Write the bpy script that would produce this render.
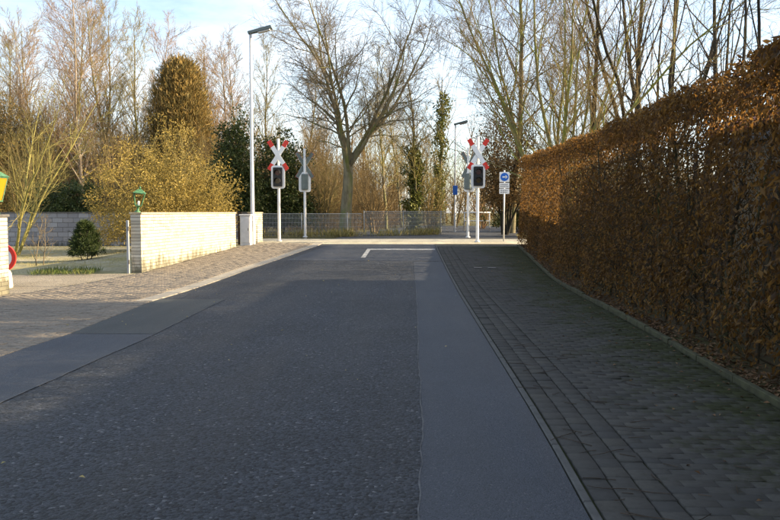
import bpy, math, random
import numpy as np
from mathutils import Vector, Matrix, Euler

for o in list(bpy.data.objects): bpy.data.objects.remove(o, do_unlink=True)
SC = bpy.context.scene
COL = SC.collection
R = math.radians
random.seed(5)
RNG = np.random.default_rng(11)

# ------------------------------------------------------------------ camera
CAMH = 1.55; FPX = 760.0; PW, PH = 780, 520; VPX, VPY = 415.0, 212.0
cam_d = bpy.data.cameras.new('camera'); cam = bpy.data.objects.new('camera', cam_d); COL.objects.link(cam)
cam_d.sensor_width = 36; cam_d.lens = FPX / PW * 36; cam_d.clip_end = 2000; cam_d.clip_start = 0.05
cam.location = (0, 0, CAMH)
cam.rotation_euler = (R(90) - math.atan((PH/2 - VPY)/FPX), 0, math.atan((VPX - PW/2)/FPX))
SC.camera = cam
SC.render.resolution_x = 1024; SC.render.resolution_y = 683

# ------------------------------------------------------------------ light
SUN_EL = 21.6; SUN_AZ = 87.0            # azimuth clockwise from +Y (the road): the sun stands to the right, a touch ahead
sv = Vector((math.sin(R(SUN_AZ))*math.cos(R(SUN_EL)), math.cos(R(SUN_AZ))*math.cos(R(SUN_EL)), math.sin(R(SUN_EL))))
sd = bpy.data.lights.new('sun', 'SUN'); sun = bpy.data.objects.new('sun', sd); COL.objects.link(sun)
sd.energy = 5.0; sd.angle = R(0.5); sd.color = (1.0, 0.79, 0.50)
sun.rotation_euler = sv.to_track_quat('Z', 'Y').to_euler(); sun.location = (40, 0, 30)
W = bpy.data.worlds.new('World'); SC.world = W; W.use_nodes = True
wn = W.node_tree.nodes; wl = W.node_tree.links; wn.clear()
wo = wn.new('ShaderNodeOutputWorld'); bg = wn.new('ShaderNodeBackground'); sky = wn.new('ShaderNodeTexSky')
sky.sky_type = 'NISHITA'; sky.sun_disc = False; sky.sun_elevation = R(SUN_EL); sky.sun_rotation = R(SUN_AZ)
sky.air_density = 1.0; sky.dust_density = 1.2; sky.ozone_density = 1.6
tc = wn.new('ShaderNodeTexCoord'); mp = wn.new('ShaderNodeMapping'); mp.inputs['Scale'].default_value = (1.2, 1.2, 4.0)
nz = wn.new('ShaderNodeTexNoise'); nz.inputs['Scale'].default_value = 1.7; nz.inputs['Detail'].default_value = 7; nz.inputs['Roughness'].default_value = .62
cr = wn.new('ShaderNodeValToRGB'); cr.color_ramp.elements[0].position = .36; cr.color_ramp.elements[1].position = .72
cr.color_ramp.elements[0].color = (0.06,)*3 + (1,); cr.color_ramp.elements[1].color = (.7,)*3 + (1,)
mx = wn.new('ShaderNodeMixRGB'); mx.inputs['Color2'].default_value = (6.6, 7.0, 7.4, 1)
wl.new(tc.outputs['Generated'], mp.inputs['Vector']); wl.new(mp.outputs[0], nz.inputs['Vector'])
wl.new(nz.outputs['Fac'], cr.inputs[0]); wl.new(cr.outputs[0], mx.inputs['Fac'])
wl.new(sky.outputs[0], mx.inputs['Color1']); wl.new(mx.outputs[0], bg.inputs[0]); wl.new(bg.outputs[0], wo.inputs[0])
bg.inputs[1].default_value = 0.09
SC.view_settings.view_transform = 'Standard'; SC.view_settings.look = 'None'
SC.view_settings.exposure = 1.75; SC.view_settings.gamma = 1.0; SC.view_settings.use_curve_mapping = False
SC.render.engine = 'CYCLES'
SC.cycles.max_bounces = 4; SC.cycles.diffuse_bounces = 2; SC.cycles.transparent_max_bounces = 4

# ------------------------------------------------------------------ ground profile and pixel rays
def sstep(a, b, t):
    t = np.clip((np.asarray(t, float)-a)/(b-a), 0, 1); return t*t*(3-2*t)
def gz(x, y):
    return .42*sstep(13.5, 29, y)*(1-.75*sstep(-8.2, -11, x)) 
RM = cam.rotation_euler.to_matrix()
def ray(px, py): return RM @ Vector(((px-PW/2)/FPX, -(py-PH/2)/FPX, -1.0))
def at(px, py, d):
    r = ray(px, py); t = d/r.y; return Vector((r.x*t, d, CAMH + r.z*t))
def gnd(px, py):
    r = ray(px, py); y = 1.0
    while y < 120:
        t = y/r.y
        if CAMH + r.z*t <= float(gz(r.x*t, y)): break
        y += .02
    return Vector((r.x*y/r.y, y, float(gz(r.x*y/r.y, y))))
def xat(px, d): return at(px, 212, d).x
def on(px, d):
    x = xat(px, d); return Vector((x, d, float(gz(x, d))))
def poly(pts):
    """pixel line on the ground -> function X(d)"""
    g = sorted([gnd(*p) for p in pts], key=lambda v: v.y)
    ys = [v.y for v in g]; xs = [v.x for v in g]
    def f(d):
        d = np.asarray(d, float)
        r = np.interp(d, ys, xs)
        s0 = (xs[1]-xs[0])/(ys[1]-ys[0])
        return np.where(d < ys[0], xs[0], r)
    return f

# ------------------------------------------------------------------ materials
MATS = {}
class NT:
    def __init__(s, name):
        s.m = bpy.data.materials.new(name); s.m.use_nodes = True
        s.t = s.m.node_tree; s.t.nodes.clear()
        s.out = s.t.nodes.new('ShaderNodeOutputMaterial')
        MATS[name] = s.m
    def n(s, typ, **kw):
        nd = s.t.nodes.new('ShaderNode'+typ)
        for k, v in kw.items():
            if k.startswith('_'): setattr(nd, k[1:], v)
            else:
                key = k.replace('__', ' ')
                nd.inputs[int(key[1:]) if key[0] == 'i' and key[1:].isdigit() else key].default_value = v
        return nd
    def l(s, a, b): s.t.links.new(a, b)
    def coord(s, scale=(1,1,1), kind='Object'):
        c = s.n('TexCoord'); m = s.n('Mapping'); m.inputs['Scale'].default_value = scale
        s.l(c.outputs[kind], m.inputs[0]); return m.outputs[0]
    def world(s, scale=(1,1,1)):
        c = s.n('NewGeometry'); m = s.n('Mapping'); m.inputs['Scale'].default_value = scale
        s.l(c.outputs['Position'], m.inputs[0]); return m.outputs[0]
    def noise(s, vec, scale, detail=4, rough=.55):
        x = s.n('TexNoise', Scale=scale, Detail=detail, Roughness=rough); s.l(vec, x.inputs['Vector']); return x.outputs['Fac']
    def ramp(s, fac, stops):
        x = s.n('ValToRGB'); e = x.color_ramp.elements
        while len(e) < len(stops): e.new(.5)
        for i, (p, c) in enumerate(stops):
            e[i].position = p; e[i].color = tuple(c)+(1,) if len(c) == 3 else c
        s.l(fac, x.inputs[0]); return x.outputs[0]
    def mix(s, fac, a, b, mode='MIX'):
        x = s.n('MixRGB'); x.blend_type = mode
        for v, i in ((fac, 0), (a, 1), (b, 2)):
            if isinstance(v, (int, float)): x.inputs[i].default_value = v
            elif isinstance(v, tuple): x.inputs[i].default_value = v+(1,)
            else: s.l(v, x.inputs[i])
        return x.outputs[0]
    def math(s, op, a, b=0.0):
        x = s.n('Math'); x.operation = op
        for v, i in ((a, 0), (b, 1)):
            if isinstance(v, (int, float)): x.inputs[i].default_value = v
            else: s.l(v, x.inputs[i])
        return x.outputs[0]
    def rnd(s):
        g = s.n('NewGeometry'); o = s.n('ObjectInfo')
        return s.math('FRACT', s.math('ADD', g.outputs['Random Per Island'], o.outputs['Random']))
    def bsdf(s, col, rough=.8, bump=None, bstr=.3, bdist=.01, spec=.4, metal=0.0, trans=None):
        b = s.n('BsdfPrincipled')
        if isinstance(col, tuple): b.inputs['Base Color'].default_value = col+(1,)
        else: s.l(col, b.inputs['Base Color'])
        if isinstance(rough, (int, float)): b.inputs['Roughness'].default_value = rough
        else: s.l(rough, b.inputs['Roughness'])
        b.inputs['Specular IOR Level'].default_value = spec; b.inputs['Metallic'].default_value = metal
        if bump is not None:
            x = s.n('Bump', Strength=bstr, Distance=bdist); s.l(bump, x.inputs['Height']); s.l(x.outputs[0], b.inputs['Normal'])
        if trans:
            t = s.n('BsdfTranslucent')
            if isinstance(col, tuple): t.inputs[0].default_value = col+(1,)
            else: s.l(col, t.inputs[0])
            a = s.n('MixShader'); a.inputs[0].default_value = trans
            s.l(b.outputs[0], a.inputs[1]); s.l(t.outputs[0], a.inputs[2]); s.l(a.outputs[0], s.out.inputs[0])
        else: s.l(b.outputs[0], s.out.inputs[0])
        return s.m

def plain(name, c, rough=.5, metal=0.0, var=.15, scale=6, spec=.4):
    t = NT(name); v = t.coord()
    f = t.noise(v, scale, 5)
    col = t.ramp(f, [(.3, tuple(x*(1-var) for x in c)), (.7, tuple(min(1, x*(1+var)) for x in c))])
    return t.bsdf(col, rough, f, .08, .004, spec, metal)
def leaf_thin(t, r, cols, trans, rough):
    n = len(cols); col = t.ramp(r, [(i/(n-1), c) for i, c in enumerate(cols)]); b = t.n('BsdfPrincipled', Roughness=rough); b.inputs['Specular IOR Level'].default_value = .3; t.l(col, b.inputs['Base Color'])
    tl = t.n('BsdfTranslucent'); t.l(t.ramp(r, [(i/(n-1), (min(.7, c[0]*1.4+.11), min(.5, c[1]*1.4+.052), c[2]*1.2+.010)) for i, c in enumerate(cols)]), tl.inputs[0])
    a = t.n('MixShader'); a.inputs[0].default_value = trans; t.l(b.outputs[0], a.inputs[1]); t.l(tl.outputs[0], a.inputs[2]); t.l(a.outputs[0], t.out.inputs[0]); return t.m
def leafmat(name, cols, trans=.35, rough=.55):
    t = NT(name); r = t.rnd(); n = len(cols)
    if trans >= .5: return leaf_thin(t, r, cols, trans, rough)
    col = t.ramp(r, [(i/max(1, n-1), c) for i, c in enumerate(cols)])
    return t.bsdf(col, rough, spec=.3, trans=trans)
def barkmat(name, c1, c2, moss=None, mamt=.5, scale=7):
    t = NT(name); v = t.world((1, 1, .25)); f = t.noise(v, scale, 6, .65)
    col = t.ramp(f, [(.32, c1), (.68, c2)])
    if moss:
        g = t.noise(t.world((1, 1, .5)), 1.9, 4); k = t.ramp(g, [(.62-mamt*.35, (0,0,0)), (.78-mamt*.3, (1,1,1))])
        col = t.mix(k, col, moss)
    return t.bsdf(col, .9, f, .6, .02, .15)

def asphalt(name, base, stone, speck, coarse, bstr, streak=.5, grain=1.0):
    t = NT(name); w = t.world()
    vo = t.n('TexVoronoi', Scale=coarse, Randomness=1.0); t.l(w, vo.inputs['Vector'])
    sep = t.n('SeparateColor'); t.l(vo.outputs['Color'], sep.inputs[0])
    lo = tuple(x*(1-.55*grain) for x in base)
    st = t.ramp(sep.outputs[0], [(0, lo), (.4, base), (.8, stone), (.97, stone), (1, speck)])
    fine = t.noise(w, coarse*2.3, 4, .75)
    st = t.mix(.8*grain, st, t.ramp(fine, [(.3, (.35,)*3), (.7, (1.5,)*3)]), 'MULTIPLY')
    # worn wheel tracks, old repairs and stains run along the road
    tr = t.noise(t.world((1.1, .10, 1)), 1.5, 5, .6); big = t.noise(w, .45, 6, .65); blot = t.noise(w, 3.2, 6, .7)
    col = t.mix(streak, st, t.ramp(tr, [(.3, (.62,)*3), (.7, (1.25,)*3)]), 'MULTIPLY')
    col = t.mix(streak, col, t.ramp(big, [(.32, (.68,)*3), (.68, (1.22,)*3)]), 'MULTIPLY')
    col = t.mix(t.ramp(blot, [(.62, (0,0,0)), (.78, (.45,)*3)]), col, tuple(x*.5 for x in base))
    vc = t.n('TexVoronoi', Scale=.33, Randomness=1.0); vc.feature = 'DISTANCE_TO_EDGE'
    wn_ = t.n('TexNoise', Scale=2.5, Detail=5); t.l(w, wn_.inputs['Vector'])
    va = t.n('VectorMath'); va.operation = 'ADD'; t.l(w, va.inputs[0]); vs = t.n('VectorMath'); vs.operation = 'SCALE'; vs.inputs['Scale'].default_value = .55; t.l(wn_.outputs['Color'], vs.inputs[0]); t.l(vs.outputs[0], va.inputs[1]); t.l(va.outputs[0], vc.inputs['Vector'])
    crack = t.ramp(vc.outputs['Distance'], [(.0, (.55,)*3), (.0035, (0,0,0))]); col = t.mix(t.mix(1.0, crack, t.ramp(big, [(.45, (0,0,0)), (.6, (1,1,1))]), 'MULTIPLY'), col, tuple(x*.35 for x in base))
    h = t.math('ADD', t.math('MULTIPLY', vo.outputs['Distance'], -1.0), t.math('MULTIPLY', fine, .6))
    return t.bsdf(col, t.ramp(tr, [(.3, (.62,)*3), (.7, (.8,)*3)]), h, bstr, .012, .35)

M = MATS
asphalt('asphalt_old', (.023,.027,.035), (.045,.051,.063), (.16,.165,.175), 50, 1.2, .85, 1.25)
asphalt('asphalt_smooth', (.035,.041,.053), (.044,.050,.064), (.09,.095,.1), 110, .4, .55, .6)
asphalt('asphalt_dark', (.034,.039,.040), (.043,.048,.049), (.08,.08,.08), 110, .4, .5, .6)
asphalt('asphalt_far', (.05,.05,.052), (.065,.065,.067), (.12,.12,.12), 60, .4)
asphalt('crossing_mat', (.40,.36,.26), (.48,.44,.33), (.52,.48,.38), 40, .4, .5, .5)
def pavermat(name, cols, moss=None, mossx=None, dirt=(.034,.033,.03)):
    t = NT(name); w = t.world(); r = t.rnd()
    col = t.ramp(r, [(i/(len(cols)-1), c) for i, c in enumerate(cols)])
    f = t.noise(w, 30, 5, .7); g = t.noise(w, 1.3, 5, .6)
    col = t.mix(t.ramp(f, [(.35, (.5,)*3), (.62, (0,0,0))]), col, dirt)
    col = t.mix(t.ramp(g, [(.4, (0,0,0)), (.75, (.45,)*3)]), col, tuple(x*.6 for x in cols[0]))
    if moss:
        # moss spreads outward from the damp foot of the hedge, broken up by noise
        sp = t.n('SeparateXYZ'); t.l(w, sp.inputs[0])
        a = t.math('ADD', t.math('MULTIPLY', t.math('SUBTRACT', sp.outputs[0], mossx), .62), t.math('MULTIPLY', t.math('SUBTRACT', t.noise(w, 2.1, 6, .7), .5), 2.3))
        a = t.math('ADD', a, t.math('MULTIPLY', t.math('SUBTRACT', t.noise(w, 17, 4, .7), .5), 1.5))
        k = t.ramp(a, [(.28, (0,0,0)), (.95, (.92,)*3)])
        col = t.mix(k, col, t.ramp(f, [(.3, moss), (.7, tuple(x*1.7 for x in moss))]))
    return t.bsdf(col, .9, f, .45, .004, .15)
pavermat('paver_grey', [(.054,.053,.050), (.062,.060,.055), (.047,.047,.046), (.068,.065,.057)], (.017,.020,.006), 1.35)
pavermat('paver_left', [(.20,.172,.142), (.225,.192,.155), (.175,.155,.132), (.25,.215,.172)])
def soil(name, a, b, c, scale=5):
    t = NT(name); w = t.world(); f = t.noise(w, scale, 8, .7); g = t.noise(w, .8, 4)
    col = t.mix(t.ramp(g, [(.4, (0,0,0)), (.62, (1,1,1))]), t.ramp(f, [(.3, a), (.7, b)]), t.ramp(f, [(.3, a), (.7, c)]))
    return t.bsdf(col, .95, f, .8, .05, .1)
soil('joint', (.020,.026,.010), (.036,.044,.018), (.03,.03,.018), 14)
soil('earth', (.06,.045,.03), (.12,.09,.055), (.08,.085,.03))
soil('ground_mat', (.09,.075,.04), (.16,.14,.07), (.11,.12,.04), 2)
soil('garden_mat', (.17,.15,.09), (.40,.37,.27), (.30,.27,.12), 7)
soil('gravel_mat', (.16,.14,.11), (.36,.32,.26), (.26,.23,.18), 22)
t = NT('road_paint'); w_ = t.world(); f_ = t.noise(w_, 9, 7, .8); g_ = t.noise(w_, 60, 3, .7)
t.bsdf(t.mix(t.ramp(t.math('ADD', f_, t.math('MULTIPLY', g_, .35)), [(.58, (0,0,0)), (.8, (.85,)*3)]), (.42,.42,.41), (.06,.062,.066)), .8, g_, .3, .003)
plain('kerb_concrete', (.058,.058,.056), .9, var=.25, scale=9)
plain('gutter_concrete', (.24,.22,.185), .9, var=.2, scale=7)
plain('edging_moss', (.036,.037,.017), .95, var=.5, scale=9)
plain('seam_tar', (.06,.062,.066), .7, var=.6, scale=11)
plain('seam_dark', (.035,.036,.038), .7, var=.3, scale=11)
plain('galvanised', (.52,.52,.52), .45, .25, .1)
plain('fence_wire', (.30,.30,.285), .6, 0, .2)
plain('post_grey', (.30,.31,.33), .6, 0, .2)
plain('pole_white', (.62,.60,.57), .5, 0, .08)
plain('sign_white', (.74,.75,.76), .45, 0, .05)
plain('sign_red', (.62,.035,.02), .4, 0, .1)
plain('sign_back', (.115,.14,.135), .6, .2, .15)
plain('sign_blue', (.015,.12,.52), .4, 0, .05)
plain('black_plastic', (.012,.012,.013), .45, 0, .1)
plain('signal_red', (.06,.008,.006), .2, 0, .1)
plain('signal_yellow', (.06,.04,.01), .2, 0, .1)
plain('cabinet_grey', (.56,.55,.54), .6, 0, .08)
plain('wood_dark', (.05,.035,.022), .9, 0, .3)
plain('patina_green', (.055,.15,.07), .55, .1, .35, 20)
plain('grey_text', (.25,.26,.28), .6)
plain('coping', (.40,.33,.22), .9, 0, .25, 5)
plain('cap_dark', (.09,.085,.08), .8, 0, .3, 8)
plain('mortar', (.09,.08,.065), .95, 0, .25, 12)
plain('cream_wall', (.17,.135,.09), .9, 0, .08, 1.5)
plain('roof_tile', (.22,.07,.045), .8, 0, .25, 4)
plain('window_frame', (.75,.75,.74), .4)
plain('tub_cream', (.5,.46,.38), .85, 0, .2, 9)
plain('tail_red', (.62,.03,.02), .3)
t = NT('window_glass'); t.bsdf((.02,.025,.03), .05, spec=.8)
t = NT('amber_glass')
b = t.n('BsdfPrincipled'); b.inputs['Base Color'].default_value = (.9,.36,.02,1); b.inputs['Roughness'].default_value = .35
tr = t.n('BsdfTranslucent'); tr.inputs[0].default_value = (1,.40,.025,1); ms = t.n('MixShader'); ms.inputs[0].default_value = .5
t.l(b.outputs[0], ms.inputs[1]); t.l(tr.outputs[0], ms.inputs[2]); t.l(ms.outputs[0], t.out.inputs[0])
def brickmat(name, cols, stain, z0, z1):
    t = NT(name); w = t.world(); r = t.rnd()
    col = t.ramp(r, [(i/(len(cols)-1), c) for i, c in enumerate(cols)])
    f = t.noise(w, 22, 5, .7); g = t.noise(t.world((2.6, 2.6, .8)), 1.6, 5, .7)
    col = t.mix(t.ramp(f, [(.3, (.35,)*3), (.55, (0,0,0))]), col, tuple(x*.55 for x in cols[0]))
    sp = t.n('SeparateXYZ'); t.l(w, sp.inputs[0])       # splash dirt and algae on the lowest courses
    k = t.math('ADD', t.math('MULTIPLY', t.math('SUBTRACT', z1, sp.outputs[2]), 1/(z1-z0)), t.math('MULTIPLY', t.math('SUBTRACT', g, .5), 2.2))
    col = t.mix(t.ramp(k, [(.45, (0,0,0)), (.85, (.85,)*3)]), col, stain)
    return t.bsdf(col, .85, f, .4, .004, .25)
brickmat('brick_white', [(.44,.41,.34), (.53,.49,.41), (.34,.31,.25), (.49,.44,.35)], (.10,.095,.06), .1, .8)
brickmat('block_grey', [(.22,.22,.24), (.29,.29,.31), (.18,.18,.20), (.26,.25,.26)], (.05,.05,.04), 0, .55)

barkmat('bark_grey', (.10,.085,.055), (.23,.20,.13), (.13,.14,.045), .45)
barkmat('bark_dark', (.022,.019,.015), (.058,.05,.038), (.045,.05,.02), .2)
barkmat('bark_green', (.15,.13,.065), (.27,.23,.11), (.20,.22,.055), .6)
barkmat('bark_birch', (.17,.14,.105), (.34,.28,.22), None)
barkmat('twig_brown', (.16,.115,.055), (.29,.21,.10))
barkmat('twig_grey', (.10,.08,.05), (.19,.15,.095))
barkmat('twig_pink', (.18,.112,.062), (.30,.195,.11))
barkmat('twig_olive', (.16,.135,.05), (.30,.25,.09))
barkmat('twig_green', (.17,.155,.05), (.30,.26,.085))
barkmat('twig_dark', (.035,.028,.022), (.08,.06,.045))
barkmat('hedge_wood', (.028,.022,.015), (.075,.06,.038), (.05,.055,.02), .3, 14)
leafmat('leaf_beech', [(.042,.022,.007), (.07,.036,.011), (.024,.013,.005), (.23,.13,.04), (.02,.011,.005), (.10,.053,.016), (.16,.085,.024)], .5)
leafmat('leaf_litter', [(.09,.045,.02), (.14,.08,.04), (.06,.033,.018), (.2,.13,.07)], .1, .8)
leafmat('leaf_hazel', [(.36,.265,.06), (.46,.34,.08), (.24,.175,.045), (.40,.30,.09), (.15,.12,.035)], .35)
leafmat('leaf_evergreen', [(.04,.06,.016), (.07,.095,.024), (.03,.045,.014), (.095,.105,.03)], .25)
leafmat('leaf_conifer', [(.035,.055,.016), (.06,.085,.022), (.024,.038,.012)], .2)
leafmat('leaf_bronze', [(.27,.185,.06), (.34,.23,.07), (.21,.16,.06), (.17,.145,.05)], .3)
leafmat('leaf_oak', [(.15,.09,.035), (.21,.13,.05), (.10,.065,.027)], .35)
leafmat('leaf_ivy', [(.10,.12,.025), (.16,.16,.035), (.07,.085,.02)], .25)
leafmat('grass_dry', [(.40,.32,.13), (.30,.27,.09), (.5,.4,.18), (.2,.22,.06)], .3)
leafmat('grass_green', [(.10,.16,.03), (.16,.2,.05), (.2,.19,.07)], .3)

# ------------------------------------------------------------------ mesh helpers
def mesh_np(name, V, F, smooth=False):
    V = np.asarray(V, np.float32).reshape(-1, 3); F = np.asarray(F, np.int32); k = F.shape[1]
    me = bpy.data.meshes.new(name)
    me.vertices.add(len(V)); me.vertices.foreach_set('co', V.ravel())
    me.loops.add(F.size); me.loops.foreach_set('vertex_index', F.ravel())
    me.polygons.add(len(F)); me.polygons.foreach_set('loop_start', np.arange(0, F.size, k, dtype=np.int32))
    if smooth: me.polygons.foreach_set('use_smooth', np.ones(len(F), bool))
    me.update(calc_edges=True); me.validate()
    return me
def link(name, me, mat=None, parent=None, loc=None):
    o = bpy.data.objects.new(name, me); COL.objects.link(o)
    if mat is not None and me is not None and not me.materials: me.materials.append(M[mat])
    if parent: o.parent = parent
    if loc is not None: o.location = loc
    return o
def tag(o, label=None, cat=None, group=None, kind=None):
    if label: o['label'] = label
    if cat: o['category'] = cat
    if group: o['group'] = group
    if kind: o['kind'] = kind
    return o
def empty(name, loc, rz=0):
    o = bpy.data.objects.new(name, None); COL.objects.link(o); o.location = loc; o.rotation_euler = (0, 0, rz); o.empty_display_size = .2
    return o
class MB:
    def __init__(s): s.v = []; s.f = []
    def add(s, V, F):
        b = len(s.v); s.v += [tuple(p) for p in V]; s.f += [tuple(i+b for i in f) for f in F]; return s
    def box(s, c, size, rot=None, ch=0.0):
        hx, hy, hz = [q/2 for q in size]
        if ch <= 0:
            V = [Vector((x, y, z)) for z in (-hz, hz) for y in (-hy, hy) for x in (-hx, hx)]
            F = [(0,2,3,1), (4,5,7,6), (0,1,5,4), (2,6,7,3), (0,4,6,2), (1,3,7,5)]
        else:
            V = []; F = []; a, b2, c2 = hx, hy, hz; e = ch
            prof = [(-c2, e), (-c2+e, 0), (c2-e, 0), (c2, e)]
            for z, i in prof:
                x, y = a-i, b2-i; k = e if i == 0 else e*.5
                V += [Vector(p) for p in ((-x+k,-y,z), (x-k,-y,z), (x,-y+k,z), (x,y-k,z), (x-k,y,z), (-x+k,y,z), (-x,y-k,z), (-x,-y+k,z))]
            for r in range(3):
                for i in range(8): F.append((r*8+i, r*8+(i+1) % 8, r*8+8+(i+1) % 8, r*8+8+i))
            F.append(tuple(range(7, -1, -1))); F.append(tuple(range(24, 32)))
        if rot is not None: V = [rot @ p for p in V]
        return s.add([p+Vector(c) for p in V], F)
    def tube(s, pts, rad, n=8, cap=True):
        pts = [Vector(p) for p in pts]; rad = [rad]*len(pts) if isinstance(rad, (int, float)) else rad
        V = []; F = []
        for i, p in enumerate(pts):
            tg = (pts[min(i+1, len(pts)-1)]-pts[max(i-1, 0)]).normalized()
            u = tg.cross(Vector((0, 1, 0)) if abs(tg.y) < .9 else Vector((1, 0, 0))).normalized(); w = tg.cross(u)
            V += [p + (u*math.cos(a)+w*math.sin(a))*rad[i] for a in [2*math.pi*k/n for k in range(n)]]
        for i in range(len(pts)-1):
            for k in range(n): F.append((i*n+k, i*n+(k+1) % n, i*n+n+(k+1) % n, i*n+n+k))
        if cap: F.append(tuple(range(n-1, -1, -1))); F.append(tuple(range((len(pts)-1)*n, len(pts)*n)))
        return s.add(V, F)
    def prism(s, outline, t0, t1, mat=None):
        """outline in XZ, extruded along Y from t0 to t1"""
        n = len(outline); V = [Vector((x, t0, z)) for x, z in outline] + [Vector((x, t1, z)) for x, z in outline]
        F = [tuple(range(n)), tuple(range(2*n-1, n-1, -1))] + [(i, i+n, (i+1) % n+n, (i+1) % n) for i in range(n)]
        if mat is not None: V = [mat @ p for p in V]
        return s.add(V, F)
    def build(s, name, mat, parent=None, smooth=False, loc=None):
        me = bpy.data.meshes.new(name); me.from_pydata(s.v, [], s.f); me.update()
        import bmesh
        bm = bmesh.new(); bm.from_mesh(me); bmesh.ops.recalc_face_normals(bm, faces=bm.faces); bm.to_mesh(me); bm.free()
        if smooth:
            for p in me.polygons: p.use_smooth = len(p.vertices) == 4
        return link(name, me, mat, parent, loc)
def disc(r, n=28, cx=0, cz=0): return [(cx+r*math.cos(2*math.pi*k/n), cz+r*math.sin(2*math.pi*k/n)) for k in range(n)]
def rrect(w, h, r, n=5):
    o = []
    for sx, sz, a0 in ((1,1,0), (-1,1,90), (-1,-1,180), (1,-1,270)):
        for k in range(n): a = R(a0+90*k/(n-1)); o.append((sx*(w/2-r)+r*math.cos(a), sz*(h/2-r)+r*math.sin(a)))
    return o
def copy_tree(o, parent=None):
    c = o.copy(); COL.objects.link(c); c.parent = parent
    for ch in o.children: copy_tree(ch, c)
    return c
def ribbon(name, lf, rf, d0, d1, dz, mat, step=.5, parent=None, nx=2, zf=None):
    ds = np.linspace(d0, d1, max(2, int(abs(d1-d0)/step)+1)); us = np.linspace(0, 1, nx+1)
    L = lf(ds) if callable(lf) else np.full(len(ds), lf); Rr = rf(ds) if callable(rf) else np.full(len(ds), rf)
    X = L[:, None]*(1-us)+Rr[:, None]*us; Y = np.repeat(ds[:, None], nx+1, 1); Z = gz(X, Y)+dz
    V = np.stack([X, Y, Z], -1).reshape(-1, 3); k = nx+1
    F = [(i*k+j, i*k+j+1, (i+1)*k+j+1, (i+1)*k+j) for i in range(len(ds)-1) for j in range(nx)]
    return link(name, mesh_np(name, V, F), mat, parent)

# ------------------------------------------------------------------ plants: vectorised branching
def nrm(a): return a/np.maximum(np.linalg.norm(a, axis=-1, keepdims=True), 1e-9)
def grow(rg, S, D, L, r0, r1, n, wander, trop):
    S = np.asarray(S, float); D = nrm(np.asarray(D, float)); L = np.asarray(L, float); P = [S]; d = D
    for i in range(n-1):
        d = nrm(d + wander*rg.standard_normal(d.shape) + np.array([0, 0, trop])/(n-1)); P.append(P[-1]+d*(L/(n-1))[:, None])
    t = np.linspace(0, 1, n)
    return np.stack(P, 1), np.asarray(r0)[:, None]*(1-t)+np.asarray(r1)[:, None]*t, L
def spawn(rg, B, per, t0, t1, a0, a1, q0, q1, fall=.5, rfac=.5, rmin=.002):
    P, Rr, L = B; N, n, _ = P.shape
    t = (t0 + (t1-t0)*((np.arange(per)[None, :]+rg.random((N, per)))/per))
    f = t*(n-1); i = np.minimum(f.astype(int), n-2); fr = (f-i)[..., None]; I = np.arange(N)[:, None]
    S = P[I, i]*(1-fr)+P[I, i+1]*fr; T = nrm(P[I, i+1]-P[I, i]); rr = Rr[I, i]*(1-fr[..., 0])+Rr[I, i+1]*fr[..., 0]
    ref = np.where(np.abs(T[..., 2:3]) < .85, np.array([0, 0, 1.]), np.array([1., 0, 0]))
    u = nrm(np.cross(T, ref)); w = np.cross(T, u)
    az = rg.random((N, 1))*6.283 + np.arange(per)[None, :]*2.39996 + rg.normal(0, .35, (N, per)); a = np.radians(rg.uniform(a0, a1, (N, per)))
    D = T*np.cos(a)[..., None] + (u*np.cos(az)[..., None]+w*np.sin(az)[..., None])*np.sin(a)[..., None]
    ln = L[:, None]*rg.uniform(q0, q1, (N, per))*(1-fall*(t-t0)/(t1-t0+1e-6))
    return S.reshape(-1, 3), D.reshape(-1, 3), ln.ravel(), np.maximum(rr.ravel()*rfac, rmin)
def tubes(Bs, sides=3):
    Vs = []; Fs = []; base = 0
    for P, Rr, L in Bs:
        N, n, _ = P.shape
        T = np.empty_like(P); T[:, 1:-1] = P[:, 2:]-P[:, :-2]; T[:, 0] = P[:, 1]-P[:, 0]; T[:, -1] = P[:, -1]-P[:, -2]; T = nrm(T)
        m = nrm(P[:, -1]-P[:, 0]); ref = np.where(np.abs(m[:, 1:2]) < .8, np.array([0, 1., 0]), np.array([1., 0, 0]))[:, None, :]
        u = nrm(np.cross(T, ref)); w = np.cross(T, u)
        a = np.arange(sides)*2*np.pi/sides
        V = P[:, :, None, :] + Rr[:, :, None, None]*(u[:, :, None, :]*np.cos(a)[None, None, :, None]+w[:, :, None, :]*np.sin(a)[None, None, :, None])
        k = np.arange(sides); k2 = (k+1) % sides
        i = np.arange(N)[:, None, None]; j = np.arange(n-1)[None, :, None]; b = base+(i*n+j)*sides
        F = np.stack([b+k, b+k2, b+sides+k2, b+sides+k], -1).reshape(-1, 4)
        Vs.append(V.reshape(-1, 3)); Fs.append(F); base += N*n*sides
    return np.concatenate(Vs), np.concatenate(Fs)
def leaves(rg, P, D, ln, wd, fold=.35, nrmv=None):
    """folded diamond leaves: base at P, along D"""
    N = len(P); D = nrm(D); q = rg.standard_normal((N, 3)) if nrmv is None else nrmv+rg.standard_normal((N, 3))*.35
    s = nrm(np.cross(D, q)); nn = np.cross(s, D); ln = np.asarray(ln)[:, None]; wd = np.asarray(wd)[:, None]
    m = P+D*ln*.45
    V = np.stack([P, m+s*wd*.5+nn*wd*fold, P+D*ln-nn*ln*.12, m-s*wd*.5+nn*wd*fold], 1).reshape(-1, 3)
    b = np.arange(N)[:, None]*4
    F = np.concatenate([b+np.array([0, 2, 1]), b+np.array([0, 3, 2])], 1).reshape(-1, 3)
    return V, F
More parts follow.
